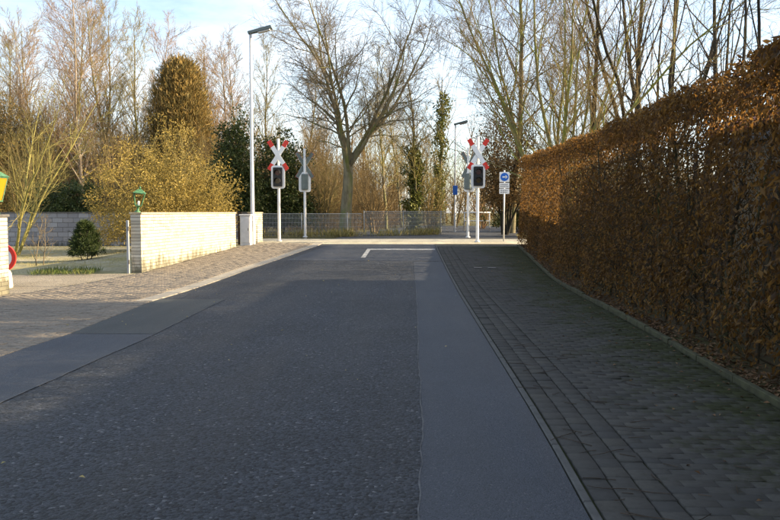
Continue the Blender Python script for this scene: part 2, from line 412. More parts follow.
def bare_tree(name, kind, H, seed, bark, twig, spread=1.0, dens=1.0, lean=(0, 0), trunk_r=None):
    """returns an Empty with parts trunk, branches, crown; foot at the origin"""
    rg = np.random.default_rng(seed); e = empty(name, (0, 0, 0)); r = trunk_r or H*.018
    k = lambda x: max(2, int(round(x*dens)))
    if kind == 'broad':
        tr = grow(rg, [[0, 0, -.2]], [[.02, .02, 1]], [H*.31], [r*1.2], [r*.85], 8, .03, .1)
        top = tr[0][0, -1]
        m = 8; az = np.arange(m)*2.4+rg.random(m)*.5; a = np.radians(np.array([4, 13, 20, 26, 33, 40, 16, 48])*spread)
        D = np.stack([np.cos(az)*np.sin(a), np.sin(az)*np.sin(a), np.cos(a)], 1)
        S = np.repeat(top[None], m, 0) - np.array([0, 0, 1])*rg.random((m, 1))*H*.10
        l1 = grow(rg, S, D, H*rg.uniform(.58, .72, m)*np.cos(a*.55), np.full(m, r*.44), np.full(m, r*.06), 12, .085, .16)
        s2 = spawn(rg, l1, k(11), .14, .97, 28, 60, .30, .48, .45); l2 = grow(rg, *s2[:3], s2[3], np.full(len(s2[3]), .008), 8, .14, .12)
        s3 = spawn(rg, l2, k(11), .12, .97, 22, 55, .34, .52, .4, rmin=.006); l3 = grow(rg, *s3[:3], s3[3], np.full(len(s3[3]), .0045), 6, .17, .02)
        s4 = spawn(rg, l3, k(9), .1, 1, 20, 55, .5, .85, .3, rmin=.006); l4 = grow(rg, *s4[:3], np.minimum(s4[3], .0055), np.full(len(s4[3]), .003), 4, .18, .0)
        T, B, C = [tr], [l1, l2], [l3, l4]
    elif kind == 'slender':
        tr = grow(rg, [[0, 0, -.2]], [[lean[0], lean[1], 1]], [H], [r], [r*.12], 16, .035, .12)
        s1 = spawn(rg, tr, k(26), .2, .98, 22, 48, .24, .36, .55, .45); l1 = grow(rg, *s1[:3], s1[3], np.full(len(s1[3]), .009), 9, .09, .35*spread)
        s2 = spawn(rg, l1, k(9), .12, .97, 22, 50, .3, .5, .4, rmin=.007); l2 = grow(rg, *s2[:3], s2[3], np.full(len(s2[3]), .005), 6, .13, .3*spread)
        s3 = spawn(rg, l2, k(8), .1, 1, 18, 48, .4, .65, .3, rmin=.005); l3 = grow(rg, *s3[:3], np.minimum(s3[3], .008), np.full(len(s3[3]), .005), 4, .14, .2*spread)
        T, B, C = [tr], [l1], [l2, l3]
    elif kind == 'weeping':
        tr = grow(rg, [[0, 0, -.2]], [[lean[0], lean[1], 1]], [H], [r], [r*.12], 16, .03, .1)
        s1 = spawn(rg, tr, k(24), .3, .97, 30, 58, .28, .4, .5, .4); l1 = grow(rg, *s1[:3], s1[3], np.full(len(s1[3]), .008), 10, .06, -.15)
        s2 = spawn(rg, l1, k(9), .2, 1, 25, 60, .3, .5, .3, rmin=.006); l2 = grow(rg, *s2[:3], s2[3], np.full(len(s2[3]), .004), 8, .08, -1.4)
        s3 = spawn(rg, l2, k(8), .2, 1, 12, 40, .5, .9, .2, rmin=.004); l3 = grow(rg, *s3[:3], np.minimum(s3[3], .005)+.003, np.full(len(s3[3]), .006), 6, .06, -2.2)
        T, B, C = [tr], [l1], [l2, l3]
    else:  # multi: several stems fanning from the foot
        m = k(8) if kind == 'multi' else 4; az = np.arange(m)*2.4+rg.random(m)*.6; a = np.radians(rg.uniform(3, 24, m)*spread)
        D = np.stack([np.cos(az)*np.sin(a)+lean[0], np.sin(az)*np.sin(a)+lean[1], np.cos(a)], 1)
        S = np.stack([np.cos(az)*r*1.5, np.sin(az)*r*1.5, np.full(m, -.2)], 1)
        tr = grow(rg, S, D, H*rg.uniform(.75, 1.05, m), r*rg.uniform(.55, 1, m), np.full(m, r*.1), 14, .05, .12)
        s1 = spawn(rg, tr, k(12), .16, .98, 20, 48, .24, .42, .5, .5); l1 = grow(rg, *s1[:3], s1[3], np.full(len(s1[3]), .008), 9, .1, .3)
        s2 = spawn(rg, l1, k(8), .12, .98, 22, 52, .3, .5, .4, rmin=.006); l2 = grow(rg, *s2[:3], s2[3], np.full(len(s2[3]), .0045), 6, .13, .25)
        s3 = spawn(rg, l2, k(6), .1, 1, 18, 50, .4, .65, .3, rmin=.0045); l3 = grow(rg, *s3[:3], np.minimum(s3[3], .006), np.full(len(s3[3]), .003), 4, .15, .2)
        T, B, C = [tr], [l1], [l2, l3]
    if kind in ('multi', 'few'):
        for q in range(len(tr[0])):
            V, F = tubes([(tr[0][q:q+1], tr[1][q:q+1], tr[2][q:q+1])], 8); link('trunk', mesh_np('trunk', V, F, True), bark, e)
    else:
        V, F = tubes(T, 10); link('trunk', mesh_np('trunk', V, F, True), bark, e)
    V, F = tubes(B, 5); link('branches', mesh_np('branches', V, F, True), bark, e)
    V, F = tubes(C, 3); tag(link('crown', mesh_np('crown', V, F), twig, e), kind='stuff')
    e['_tips'] = 0
    del e['_tips']
    return e, tr, C
def clumps(rg, centres, rad, per, ln, wd, flat=1.0, droop=0.0):
    N = len(centres); C = np.repeat(centres, per, 0); rd = np.repeat(np.broadcast_to(rad, (N,)), per)
    u = nrm(rg.standard_normal((N*per, 3))); P = C + u*(rd*rg.random(N*per)**.5)[:, None]*np.array([1, 1, flat])
    D = nrm(u + rg.standard_normal((N*per, 3))*.7 + np.array([0, 0, -droop]))
    return leaves(rg, P, D, ln*rg.uniform(.6, 1.3, N*per), wd*rg.uniform(.6, 1.3, N*per))
def bush(name, label, cat, foot, rx, H, seed, leaf, bark, n_cl, per, ln, wd, group=None, stems=7, dome=1.0, z0=.0, twig=None, ry=None, low=.12, dome_p=0, droop=.15):
    """leafy shrub: several stems plus leaf clumps through an uneven dome volume"""
    rg = np.random.default_rng(seed); e = empty(name, foot); ry = ry or rx
    az = np.arange(stems)*2.4+rg.random(stems); a = np.radians(rg.uniform(4, 34, stems))
    D = np.stack([np.cos(az)*np.sin(a)*rx/max(H, .1)*1.6, np.sin(az)*np.sin(a)*ry/max(H, .1)*1.6, np.cos(a)], 1)
    tr = grow(rg, np.stack([np.cos(az)*.1, np.sin(az)*.1, np.full(stems, -.1)], 1), D, np.full(stems, H*.86), np.full(stems, max(.018, H*.009)), np.full(stems, .006), 8, .09, .2)
    s1 = spawn(rg, tr, 9, .12, .97, 25, 60, .25, .45, .4, .5); l1 = grow(rg, *s1[:3], s1[3], np.full(len(s1[3]), .004), 6, .12, .3)
    s2 = spawn(rg, l1, 6, .15, 1, 20, 55, .35, .6, .3, rmin=.004); l2 = grow(rg, *s2[:3], np.minimum(s2[3], .008), np.full(len(s2[3]), .003), 4, .15, .2)
    V, F = tubes([tr], 6); link('stems', mesh_np('stems', V, F, True), bark, e)
    V, F = tubes([l1, l2], 3); tag(link('twigs', mesh_np('twigs', V, F), twig or bark, e), kind='stuff')
    if n_cl:
        u = nrm(rg.standard_normal((n_cl, 3))); u[:, 2] = np.abs(u[:, 2])
        lump = 1+.16*np.sin(u[:, 0]*5+seed)*np.cos(u[:, 1]*4+seed*2)+.1*np.sin(u[:, 2]*9+seed)
        rr = (rg.random(n_cl)**.38)*lump; c = u*rr[:, None]; c[:, 2] = np.where(rg.random(n_cl) < .35, rg.random(n_cl)*c[:, 2], c[:, 2])
        if dome_p:
            zz = rg.random(n_cl); ra = (1-zz**dome_p)**.5*np.sqrt(rg.uniform(.25, 1, n_cl))*(.85+.15*zz**0)*(1+.05*np.sin(zz*21)); th = rg.random(n_cl)*6.283; c = np.stack([ra*np.cos(th), ra*np.sin(th), zz], 1)
        c = c*np.array([rx, ry, H*(1-low)])*np.array([1, 1, 1.0])+np.array([0, 0, H*low])
        V, F = clumps(rg, c, H*.07*rg.uniform(.6, 1.4, n_cl), per, ln, wd, .9, droop)
        V[:, 2] = np.maximum(V[:, 2], .03)
        tag(link('foliage', mesh_np('foliage', V, F), leaf, e), kind='stuff')
    tag(e, label, cat, group)
    return e

# ================================================================== SETTING
kerb_r = poly([(590,520), (556,457), (527,406), (504,368), (483,334), (454,285), (437,251)])
edge_r = poly([(780,409), (742,387), (704,365), (665,342), (631,323), (592,302), (551,278), (517,246)])
seam_r = poly([(419,520), (421,460), (423,420), (419,368), (417,306), (415,275), (414,262)])
edge_l = poly([(0,404), (60,377), (143,340), (207,308), (250,287)])
brick_l = poly([(0,357), (70,334), (151,302), (188,291), (245,271), (288,256.5), (318,246)])
# terrain: one sheet to the horizon
xs = np.unique(np.concatenate([np.linspace(-400, -40, 10), np.linspace(-40, -14, 14), np.linspace(-14, -6, 17), np.linspace(-6, 8, 15), np.linspace(8, 40, 12), np.linspace(40, 400, 10)]))
ys = np.unique(np.concatenate([np.linspace(-60, 10, 8), np.linspace(10, 32, 45), np.linspace(32, 70, 12), np.linspace(70, 700, 10)]))
X, Y = np.meshgrid(xs, ys); Z = gz(X, Y)-.06; nx = len(xs)
F = [(j*nx+i, j*nx+i+1, (j+1)*nx+i+1, (j+1)*nx+i) for j in range(len(ys)-1) for i in range(nx-1)]
tag(link('ground', mesh_np('ground', np.stack([X, Y, Z], -1), F, True), 'ground_mat'), kind='structure')

road = tag(ribbon('road', lambda d: brick_l(d)-.0, lambda d: kerb_r(d), -6, 27.2, 0, 'asphalt_old', nx=6), kind='structure')
END = 26.2
ribbon('patch', lambda d: seam_r(d), lambda d: kerb_r(d)-.002, -6, gnd(416, 262).y, .004, 'asphalt_smooth', .25, road)['label'] = 'smooth grey asphalt strip along the right pavement'
dj = gnd(70, 334).y; dk = gnd(166, 301).y
ribbon('patch', lambda d: brick_l(d)+.002, lambda d: edge_l(d), -6, dj, .004, 'asphalt_smooth', .25, road)['label'] = 'light asphalt strip beside the left pavers'
ribbon('patch', lambda d: brick_l(d)+.002, lambda d: edge_l(d), dj+.02, dk+.25, .004, 'asphalt_dark', .25, road)['label'] = 'dark asphalt repair beside the left pavers'
wx = np.arange(-8, 30, .18); wv = np.random.default_rng(4).normal(0, .006, len(wx)); wq = np.random.default_rng(5).uniform(.2, 1.0, len(wx)); wth = lambda d: np.interp(d, wx, wq); wob = lambda d: np.interp(d, wx, wv)
ribbon('seam', lambda d: seam_r(d)-.008*wth(d)+wob(d), lambda d: seam_r(d)+.006*wth(d+3)+wob(d), -6, gnd(416, 262).y, .008, 'seam_tar', .12, road)
ribbon('seam', lambda d: edge_l(d)-.010*wth(d)+wob(d), lambda d: edge_l(d)+.010*wth(d+3)+wob(d), 4, dk+.3, .006, 'seam_tar', .12, road)
dd = gnd(470, 266).y
ribbon('patch', lambda d: brick_l(d)+.3, lambda d: kerb_r(d)-.01, dd+1.2, 27.1, .004, 'asphalt_smooth', .25, road)
# crossing: asphalt over the tracks and the road beyond it
crossing = tag(ribbon('crossing', -6.4, 4.6, 27.18, 31.9, .002, 'crossing_mat', nx=4), kind='structure')
for y in (29.6, 31.04):
    mb = MB(); mb.box((-.9, y, .42+.008), (11, .07, .02)); mb.build('rail', 'galvanised', crossing)
ds = np.linspace(34.18, 62, 30); cx = .3+.0045*(ds-34)**2*1.2
fx = lambda d: -3.4+.0045*(d-32)**2; gx = lambda d: 4.6+.012*(d-32)**2
tag(ribbon('far_road', fx, gx, 31.88, 62, .004, 'asphalt_far'), kind='structure')
# stop line with its corner
a = gnd(366, 256); b2 = gnd(371, 249.5); c = gnd(437, 250.5)
mk = MB()
def flat(mb, x0, x1, y0, y1, dz):
    n = max(1, int((y1-y0)/.25)); yy = np.linspace(y0, y1, n+1)
    for i in range(n):
        mb.add([(x0, yy[i], gz(0, yy[i])+dz), (x1, yy[i], gz(0, yy[i])+dz), (x1, yy[i+1], gz(0, yy[i+1])+dz), (x0, yy[i+1], gz(0, yy[i+1])+dz)], [(0,1,2,3)])
flat(mk, b2.x, float(kerb_r(b2.y))-.05, b2.y-.25, b2.y+.22, .010)
flat(mk, b2.x-.13, b2.x-.001, a.y-.6, b2.y+.22, .010)
tag(mk.build('stop_line', 'road_paint', road), 'white painted stop line with a short centre leg')

# ---------------- pavements built of pavers
def paver_mesh(w, l, h=.05, ch=.004):
    mb = MB(); x, y = w/2, l/2
    V = [(-x,-y,-h), (x,-y,-h), (x,y,-h), (-x,y,-h), (-x,-y,-ch), (x,-y,-ch), (x,y,-ch), (-x,y,-ch), (-x+ch,-y+ch,0), (x-ch,-y+ch,0), (x-ch,y-ch,0), (-x+ch,y-ch,0)]
    F = [(0,1,5,4), (1,2,6,5), (2,3,7,6), (3,0,4,7), (4,5,9,8), (5,6,10,9), (6,7,11,10), (7,4,8,11), (8,9,10,11)]
    return np.array(V, float), np.array(F)
def lay(parent, cells, mat, n_ind, view, rg):
    """cells: list of (x, y, w, l, rz). The pavers that show largest become objects, the rest one joined part."""
    c = np.array(cells); z = gz(c[:, 0], c[:, 1]) + .004 + rg.normal(0, .0024, len(c))
    vis = view(c); score = np.where(vis, np.hypot(c[:, 0], c[:, 1]), 1e9); order = np.argsort(score)
    ind = set(order[:n_ind].tolist()); cache = {}
    VV = []; FF = []; base = 0
    for i, (x, y, w, l, rz) in enumerate(c):
        slope = float(gz(x, y+.1)-gz(x, y-.1))/.2; tx = slope+rg.normal(0, .011); ty = rg.normal(0, .011)
        if i in ind:
            key = (round(w, 2), round(l, 2))
            if key not in cache:
                V, F = paver_mesh(*key); me = mesh_np('paver', V, F); me.materials.append(M[mat]); cache[key] = me
            o = link('paver', cache[key], None, parent, (x, y, z[i])); o.rotation_euler = (tx, ty, rz)
        else:
            V, F = paver_mesh(w, l); cs, sn = math.cos(rz), math.sin(rz)
            U = np.stack([x+V[:, 0]*cs-V[:, 1]*sn, y+V[:, 0]*sn+V[:, 1]*cs, z[i]+V[:, 2]+V[:, 1]*tx-V[:, 0]*ty], 1)
            VV.append(U); FF.append(F+base); base += 12
    tag(link('pavers', mesh_np('pavers', np.concatenate(VV), np.concatenate(FF)), mat, parent), kind='stuff')
def inview(c): 
    px = VPX+c[:, 0]/np.maximum(c[:, 1], .1)*FPX; py = VPY+1.55/np.maximum(c[:, 1], .1)*FPX
    return (c[:, 1] > 2) & (px > -10) & (px < 790) & (py < 530)
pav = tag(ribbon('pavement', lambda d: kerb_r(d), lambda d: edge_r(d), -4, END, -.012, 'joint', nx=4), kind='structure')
rg = np.random.default_rng(3); cells = []; J = .005
y = 1.4
K0 = .075
while y < END-.1:
    k = float(kerb_r(y))+K0; cells += [(k+.073+.15*j, y+(.04 if j % 2 else 0), .144, .16-J, rg.normal(0, .012)) for j in range(3)]; y += .16
y = 1.4; row = 0
while y < END-.1:
    k = float(kerb_r(y))+K0+.15*3+.005; e = float(edge_r(y))-.02; x = k; first = .1 if row % 2 else .2
    while x < e-.03:
        w = first if x == k else .2
        w = min(w, e-x); cells.append((x+w/2, y, max(.03, w-J), .1-J, rg.normal(0, .008))); x += w
    y += .1; row += 1
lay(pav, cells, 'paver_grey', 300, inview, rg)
# flush kerb stones on the right, 1 m long
y = -3.0; ks = []
def strip_stone(parent, name, xf, y0, y1, w, top, mat, h=.12):
    ya, yb = y0+.004, y1-.004; mb = MB(); xa, xb = float(xf(ya)), float(xf(yb)); za, zb = float(gz(xa, ya))+top, float(gz(xb, yb))+top; e = .008
    V = [(xa-w/2, ya, za-h), (xa+w/2, ya, za-h), (xb+w/2, yb, zb-h), (xb-w/2, yb, zb-h), (xa-w/2, ya, za-e), (xa+w/2, ya, za-e), (xb+w/2, yb, zb-e), (xb-w/2, yb, zb-e),
         (xa-w/2+e, ya+e, za), (xa+w/2-e, ya+e, za), (xb+w/2-e, yb-e, zb), (xb-w/2+e, yb-e, zb)]
    mb.add(V, [(0,1,5,4), (1,2,6,5), (2,3,7,6), (3,0,4,7), (4,5,9,8), (5,6,10,9), (6,7,11,10), (7,4,8,11), (8,9,10,11)])
    return mb.build(name, mat, parent)
while y < END:
    strip_stone(pav, 'kerb_stone', lambda d: kerb_r(d)+.036, y, min(y+1, END), .05, .010, 'kerb_concrete'); y += 1
mb = MB(); mb.box(((float(kerb_r(END))+float(edge_r(END)))/2, END+.09, float(gz(0, END))-.03), (float(edge_r(END))-float(kerb_r(END)), .16, .12)); mb.build('end_kerb', 'gutter_concrete', pav)
for sx in (478, 492):
    g = gnd(sx, 268.3); mb = MB(); mb.box((g.x, g.y, g.z+.012), (.2, .3, .012), ch=.004); mb.build('drain_cover', 'cap_dark', pav)
# mossy edging stones between the pavement and the hedge bed
edging = empty('edging', (float(edge_r(6)), 6, 0)); edging['kind'] = 'structure'
y = 1.0
while y < 26.4:
    o = strip_stone(None, 'edging_stone', lambda d: edge_r(d)+.03+random.uniform(-.004, .004), y, min(y+.98, 26.4), .06, .055+random.uniform(-.012, .012), 'edging_moss', .16)
    o.parent = edging; o.matrix_parent_inverse = Matrix.Translation(-Vector(edging.location)); y += 1
tag(ribbon('hedge_bed', lambda d: edge_r(d)+.05, lambda d: edge_r(d)+2.2, -8, 26.8, .02, 'earth', nx=3), kind='structure')

# left pavement
WALL_A = gnd(142, 272.5); WALL_B = gnd(236, 247)
wall_line = lambda d: np.interp(d, [0, 13.7, WALL_A.y, WALL_B.y, 30], [-7.75, -7.62, WALL_A.x, WALL_B.x, WALL_B.x+.3])
lpav = tag(ribbon('pavement', lambda d: wall_line(d), lambda d: brick_l(d), -3, 28.2, -.012, 'joint', nx=5), kind='structure')
cells = []; y = -2.9; row = 0
gut = lambda d: np.where(np.asarray(d) > 13.0, .34, .0)
while y < 28.1:
    e = float(brick_l(y))-float(gut(y))-.01; x0 = float(wall_line(y))+.03; x = math.floor(x0/.2)*.2+(.1 if row % 2 else 0)
    while x < e:
        a0, a1 = max(x, x0), min(x+.2, e)
        if a1-a0 > .035: cells.append(((a0+a1)/2, y, a1-a0-J, .1-J, rg.normal(0, .006)))
        x += .2
    y += .1; row += 1
lay(lpav, cells, 'paver_left', 300, inview, rg)
y = 13.0
while y < 28:
    strip_stone(lpav, 'gutter_stone', lambda d: brick_l(d)-.165, y, min(y+1, 28.1), .30, .012, 'gutter_concrete'); y += 1
# garden behind the left boundary
tag(ribbon('garden_ground', -24, lambda d: wall_line(d)-.02, 12, 33, -.02, 'garden_mat', nx=12), kind='structure')
tag(ribbon('driveway_gravel', -12.5, lambda d: wall_line(d)-.05, 13.4, 17.9, -.012, 'gravel_mat', nx=4), kind='structure')

# ================================================================== HEDGE
hedge = empty('beech_hedge', (float(edge_r(10))+.55, 10, 0))
hp = lambda o: (setattr(o, 'matrix_parent_inverse', Matrix.Translation(-Vector(hedge.location))), o)[1]
rg = np.random.default_rng(21); TH = 1.0; HY0, HY1 = -3.0, 26.7
hx = lambda y: edge_r(y)+.09
htop = lambda y: 2.99+.42*sstep(13.5, 29, y)+.015*np.sin(y*1.3)+.01*np.sin(y*3.7)
# stems
y = HY0+.2; stem_objs = 0
while y < HY1-.1:
    x = float(hx(y))+.42+rg.normal(0, .06); z = float(gz(x, y))
    P, Rr, L = grow(rg, [[x, y, z-.1]], [[rg.normal(0, .05), rg.normal(0, .06), 1]], [2.75], [rg.uniform(.018, .04)], [.009], 9, .035, .25)
    V, F = tubes([(P, Rr, L)], 7); hp(link('stem', mesh_np('stem', V, F, True), 'hedge_wood', hedge))
    s1 = spawn(rg, (P, Rr, L), 26, .05, .98, 35, 85, .13, .26, .2, .45); l1 = grow(rg, *s1[:3], s1[3], np.full(len(s1[3]), .003), 6, .14, .25)
    s2 = spawn(rg, l1, 5, .15, 1, 25, 60, .4, .7, .2, rmin=.003); l2 = grow(rg, *s2[:3], np.minimum(s2[3], .005), np.full(len(s2[3]), .002), 4, .18, .1)
    V, F = tubes([l1, l2], 3)
    if stem_objs == 0: tw = [[V], [F]]; nb = len(V)
    else: tw[0].append(V); tw[1].append(F+nb); nb += len(V)
    stem_objs += 1; y += rg.uniform(.3, .5)
TV = np.concatenate(tw[0])
tag(hp(link('twigs', mesh_np('twigs', TV, np.concatenate(tw[1])), 'hedge_wood', hedge)), kind='stuff')
# leaves: dense clumps in the outer shell, thinner inside, holes where the photo shows them
def fbm(y, z, s):
    return (np.sin(y*1.9+z*2.3+s)+np.sin(y*3.7-z*1.7+s*2.1)*.8+np.sin(y*7.9+z*6.1+s*.7)*.6+np.sin(y*13.1-z*11.3+s*1.9)*.5)/2.9
def hedge_pts(n, mode):
    y = rg.uniform(HY0, HY1, n); h = htop(y)-gz(3, y)
    if mode == 'face': u = np.abs(rg.normal(0, .13, n)); z = rg.random(n)**.9*h
    elif mode == 'back': u = TH-np.abs(rg.normal(0, .13, n)); z = rg.random(n)*h
    elif mode == 'end': y = HY1-np.abs(rg.normal(0, .12, n)); u = rg.random(n)*TH; h = htop(y)-gz(3, y); z = rg.random(n)*h
    elif mode == 'top': u = rg.random(n)*TH; z = h-np.abs(rg.normal(0, .08, n))
    else: u = rg.random(n)*TH; z = rg.random(n)*h
    far_thin = np.where((y > 13.5) & (z > 1.0) & (rg.random(n) < .42), False, True) if mode in ('in', 'back') else np.ones(n, bool)
    f = fbm(y, z, {'face': 0, 'back': 3, 'end': 5, 'top': 8, 'in': 11}[mode])
    keep = rg.random(n) < (np.clip(.55+1.1*f, .06, 1) if mode not in ('top', 'in') else np.clip(.8+.4*f, .3, 1))
    if mode == 'face': keep |= (z > h-.32) & (rg.random(n) < .85)
    if mode in ('face', 'in', 'back'):
        keep &= rg.random(n) < np.clip((z-.02)/.4, .22, 1)          # bare foot
        hole = np.exp(-((y-6.1)/.33)**2-((z-1.45)/.75)**2) + .35*np.exp(-((y-7.4)/.3)**2-((z-1.9)/.4)**2) + .6*np.exp(-((y-4.9)/.6)**2-((z-.9)/.5)**2)
        keep &= rg.random(n) > hole*1.05
    keep &= far_thin
    x = hx(y)+u+.05*np.sin(y*2.1+z*1.4)
    return np.stack([x, y, z+gz(3, y)], 1)[keep], u[keep]
PP = []; 
for mode, n in (('face', 92000), ('top', 52000), ('in', 62000), ('back', 54000), ('end', 4500)):
    p, u = hedge_pts(n, mode); PP.append(p)
P = np.concatenate(PP); N = len(P)
D = np.stack([rg.normal(-.18, .45, N), rg.normal(0, .5, N), rg.normal(-.75, .45, N)], 1)
topm = P[:, 2] > htop(P[:, 1])-.09; D[topm, 2] += .7
ln = rg.uniform(.038, .078, N); wd = ln*rg.uniform(.30, .5, N)
px = VPX+P[:, 0]/np.maximum(P[:, 1], .1)*FPX
near = np.where((P[:, 1] > 4.5) & (px < 778) & (P[:, 0]-hx(P[:, 1]) < .06), P[:, 1]-12*ln, 99); ind = np.argsort(near)[:300]
mask = np.ones(N, bool); mask[ind] = False
V, F = leaves(rg, P[mask], D[mask], ln[mask], wd[mask], .22)
tag(hp(link('leaves', mesh_np('leaves', V, F), 'leaf_beech', hedge)), kind='stuff')
lm = []
for k in range(6):
    V, F = leaves(rg, np.zeros((1, 3)), np.array([[0, 0, -1.]]), [rg.uniform(.075, .10)], [rg.uniform(.032, .05)], .25); me = mesh_np('leaf', V, F); me.materials.append(M['leaf_beech']); lm.append(me)
for q, i in enumerate(ind):
    o = hp(link('leaf', lm[q % 6], None, hedge, P[i])); o.rotation_euler = (rg.normal(0, .5), rg.normal(0, .5), rg.uniform(0, 6.28))
# bare shoots above the clipped top
n = 900; y = rg.uniform(HY0, HY1, n); S = np.stack([hx(y)+rg.random(n)*TH, y, htop(y)-.12], 1); D = np.stack([rg.normal(0, .35, n), rg.normal(0, .35, n), np.ones(n)], 1)
V, F = tubes([grow(rg, S, D, rg.uniform(.10, .26, n), np.full(n, .004), np.full(n, .002), 5, .1, .1)], 3)
tag(hp(link('shoots', mesh_np('shoots', V, F), 'twig_brown', hedge)), kind='stuff')
tag(hedge, 'tall clipped beech hedge with dry brown leaves along the right pavement', 'hedge')

# fallen leaves and twigs
def litter(name, n, fx, label, ln=(.04, .08), mat='leaf_litter', lift=.022):
    pts = fx(n); N = len(pts); P = np.stack([pts[:, 0], pts[:, 1], gz(pts[:, 0], pts[:, 1])+lift+rg.random(N)*.01], 1)
    D = np.stack([rg.normal(0, 1, N), rg.normal(0, 1, N), rg.normal(0, .15, N)], 1); l = rg.uniform(*ln, N)
    V, F = leaves(rg, P, D, l, l*.5, .25, np.array([[0, 0, 1.]])); o = link(name, mesh_np(name, V, F), mat)
    return tag(o, label, 'leaves', kind='stuff')
litter('leaf_litter', 3800, lambda n: (lambda y: np.stack([edge_r(y)+.05+np.abs(rg.normal(0, .22, n)), y], 1))(rg.uniform(2.5, 26.5, n)), 'fallen brown leaves lying along the foot of the hedge', lift=.035)
litter('fallen_leaves', 260, lambda n: (lambda y: np.stack([edge_r(y)-np.abs(rg.normal(0, .55, n)), y], 1))(rg.uniform(3, 25, n)), 'scattered dry leaves on the right pavement', (.03, .055), lift=.010)
litter('road_leaves', 46, lambda n: np.stack([rg.uniform(-5.5, .8, n), rg.uniform(4, 22, n)], 1), 'few pale leaves lying on the asphalt', (.025, .05), 'grass_dry', lift=.010)
n = 60; y = rg.uniform(3.4, 9, n); x = kerb_r(y)+.15+np.abs(rg.normal(0, .55, n))
S = np.stack([x, y, gz(x, y)+.012], 1); D = np.stack([rg.normal(0, 1, n), rg.normal(0, .7, n), np.zeros(n)], 1)
V, F = tubes([grow(rg, S, D, rg.uniform(.06, .3, n), np.full(n, .0032), np.full(n, .002), 6, [.14, .14, .005], 0)], 3)
tag(link('fallen_twigs', mesh_np('fallen_twigs', V, F), 'twig_dark'), 'thin fallen twigs scattered on the grey pavers', 'twigs', kind='stuff')
def blades(name, P, h, lean, mat, label, cat='grass'):
    N = len(P); D = np.stack([rg.normal(0, lean, N), rg.normal(0, lean, N), np.ones(N)], 1); hh = rg.uniform(.5, 1.2, N)*h
    V, F = leaves(rg, P, D, hh, np.clip(hh*.06, .004, .03), .1)
    return tag(link(name, mesh_np(name, V, F), mat), label, cat, kind='stuff')

# ================================================================== WHITE BRICK WALL
def brick_wall(name, label, A, B, thick, ztop, mat, BL, BH, JT, n_ind, zfoot, cope=None, endface=True, piece='brick', core='mortar'):
    A = Vector((A.x, A.y, 0)); B = Vector((B.x, B.y, 0)); Lw = (B-A).length; ang = math.atan2(B.y-A.y, B.x-A.x)
    e = empty(name, (A.x, A.y, zfoot), ang); inv = lambda z: z-zfoot
    mb = MB(); mb.box((Lw/2, 0, (ztop-zfoot)/2-.1), (Lw-.012, thick-.026, ztop-zfoot+.2-.002)); mb.build('core', core, e)
    cell = []; z = ztop-BH/2-.003; c = 0
    full = MB().box((0, 0, 0), (BL, thick, BH), ch=.004); 
    while z > zfoot-BH:
        x = 0.0; off = (BL+JT)/2 if c % 2 else 0; x = -off
        while x < Lw-.01:
            a0 = max(0, x); a1 = min(Lw, x+BL)
            if a1-a0 > .03: cell.append((a0, a1, z, c))
            x += BL+JT
        z -= BH+JT; c += 1
    # drop bricks wholly under the ground
    def gl(u): p = A+(B-A)*(u/Lw); return float(gz(p.x, p.y))
    cell = [q for q in cell if q[2]+BH/2 > gl((q[0]+q[1])/2)]
    cache = {}; VV = []; rest = MB(); cell.sort(key=lambda q: q[0])
    for i, (a0, a1, z, c) in enumerate(cell):
        k = round(a1-a0, 2); pos = ((a0+a1)/2, random.uniform(-.0015, .0015), inv(z))
        if i < n_ind:
            if k not in cache:
                o = MB().box((0, 0, 0), (a1-a0, thick, BH), ch=.004).build(piece, mat, e); cache[k] = o.data
            else: o = link(piece, cache[k], None, e)
            o.location = pos
        else: rest.box(pos, (a1-a0, thick, BH), ch=.004)
    if rest.v: tag(rest.build(piece+'s', mat, e), kind='stuff')
    if cope:
        u = 0
        while u < Lw+.02:
            w = min(.5, Lw+.03-u); MB().box((u+w/2-.015, 0, inv(ztop)+.026), (w-.006, thick+.06, .045), ch=.006).build('coping', cope, e); u += .5
    tag(e, label, 'wall'); return e
ZT = 1.545
brick_wall('brick_wall', 'low white brick garden wall lit by the sun behind the left pavement', WALL_A+Vector((-.13, 0, 0)), WALL_B+Vector((-.13, 0, 0)), .26, ZT-.05, 'brick_white', .24, .071, .010, 300, 0.0, 'coping')
# dark cap on its near end, where the lantern stands
# left gate pillar
PX = xat(7, 14.17)-.2; pe = empty('gate_pillar', (PX, 13.98, 0)); 
MB().box((0, 0, .7), (.385, .385, 1.50)).build('core', 'mortar', pe)
nm = 0; z = .035
bl = MB().box((0, 0, 0), (.272, .118, .071), ch=.004).build('brick', 'brick_white', pe); bmesh_ = bl.data; bl.location = (0, 0, -.3); first = bl
k = 0
while z < 1.44:
    # four bricks pinwheel per course, mirrored every other course
    for s in range(4):
        a = s*math.pi/2
        u, v = (.06, .141) if k % 2 == 0 else (-.06, .141)
        o = first if first else link('brick', bmesh_, None, pe); first = None
        o.location = (u*math.cos(a)-v*math.sin(a)*-1, u*math.sin(a)+v*math.cos(a)*-1, z); o.rotation_euler = (0, 0, a)
    z += .081; k += 1
MB().box((0, 0, z-.012), (.46, .46, .05), ch=.008).build('cap', 'cap_dark', pe)
tag(pe, 'white brick gate pillar at the left edge under an amber lantern', 'pillar')
PTOP = z+.013
# grey block wall at the back of the garden
gw0 = at(-40, 230, 32); gw1 = at(236, 230, 32)
brick_wall('block_wall', 'bluish grey stone block wall in shade behind the front garden', Vector((gw0.x-4, 32, 0)), Vector((gw1.x+.6, 32.6, 0)), .24, 1.50, 'block_grey', .44, .19, .014, 300, 0.0, 'cap_dark', piece='block')

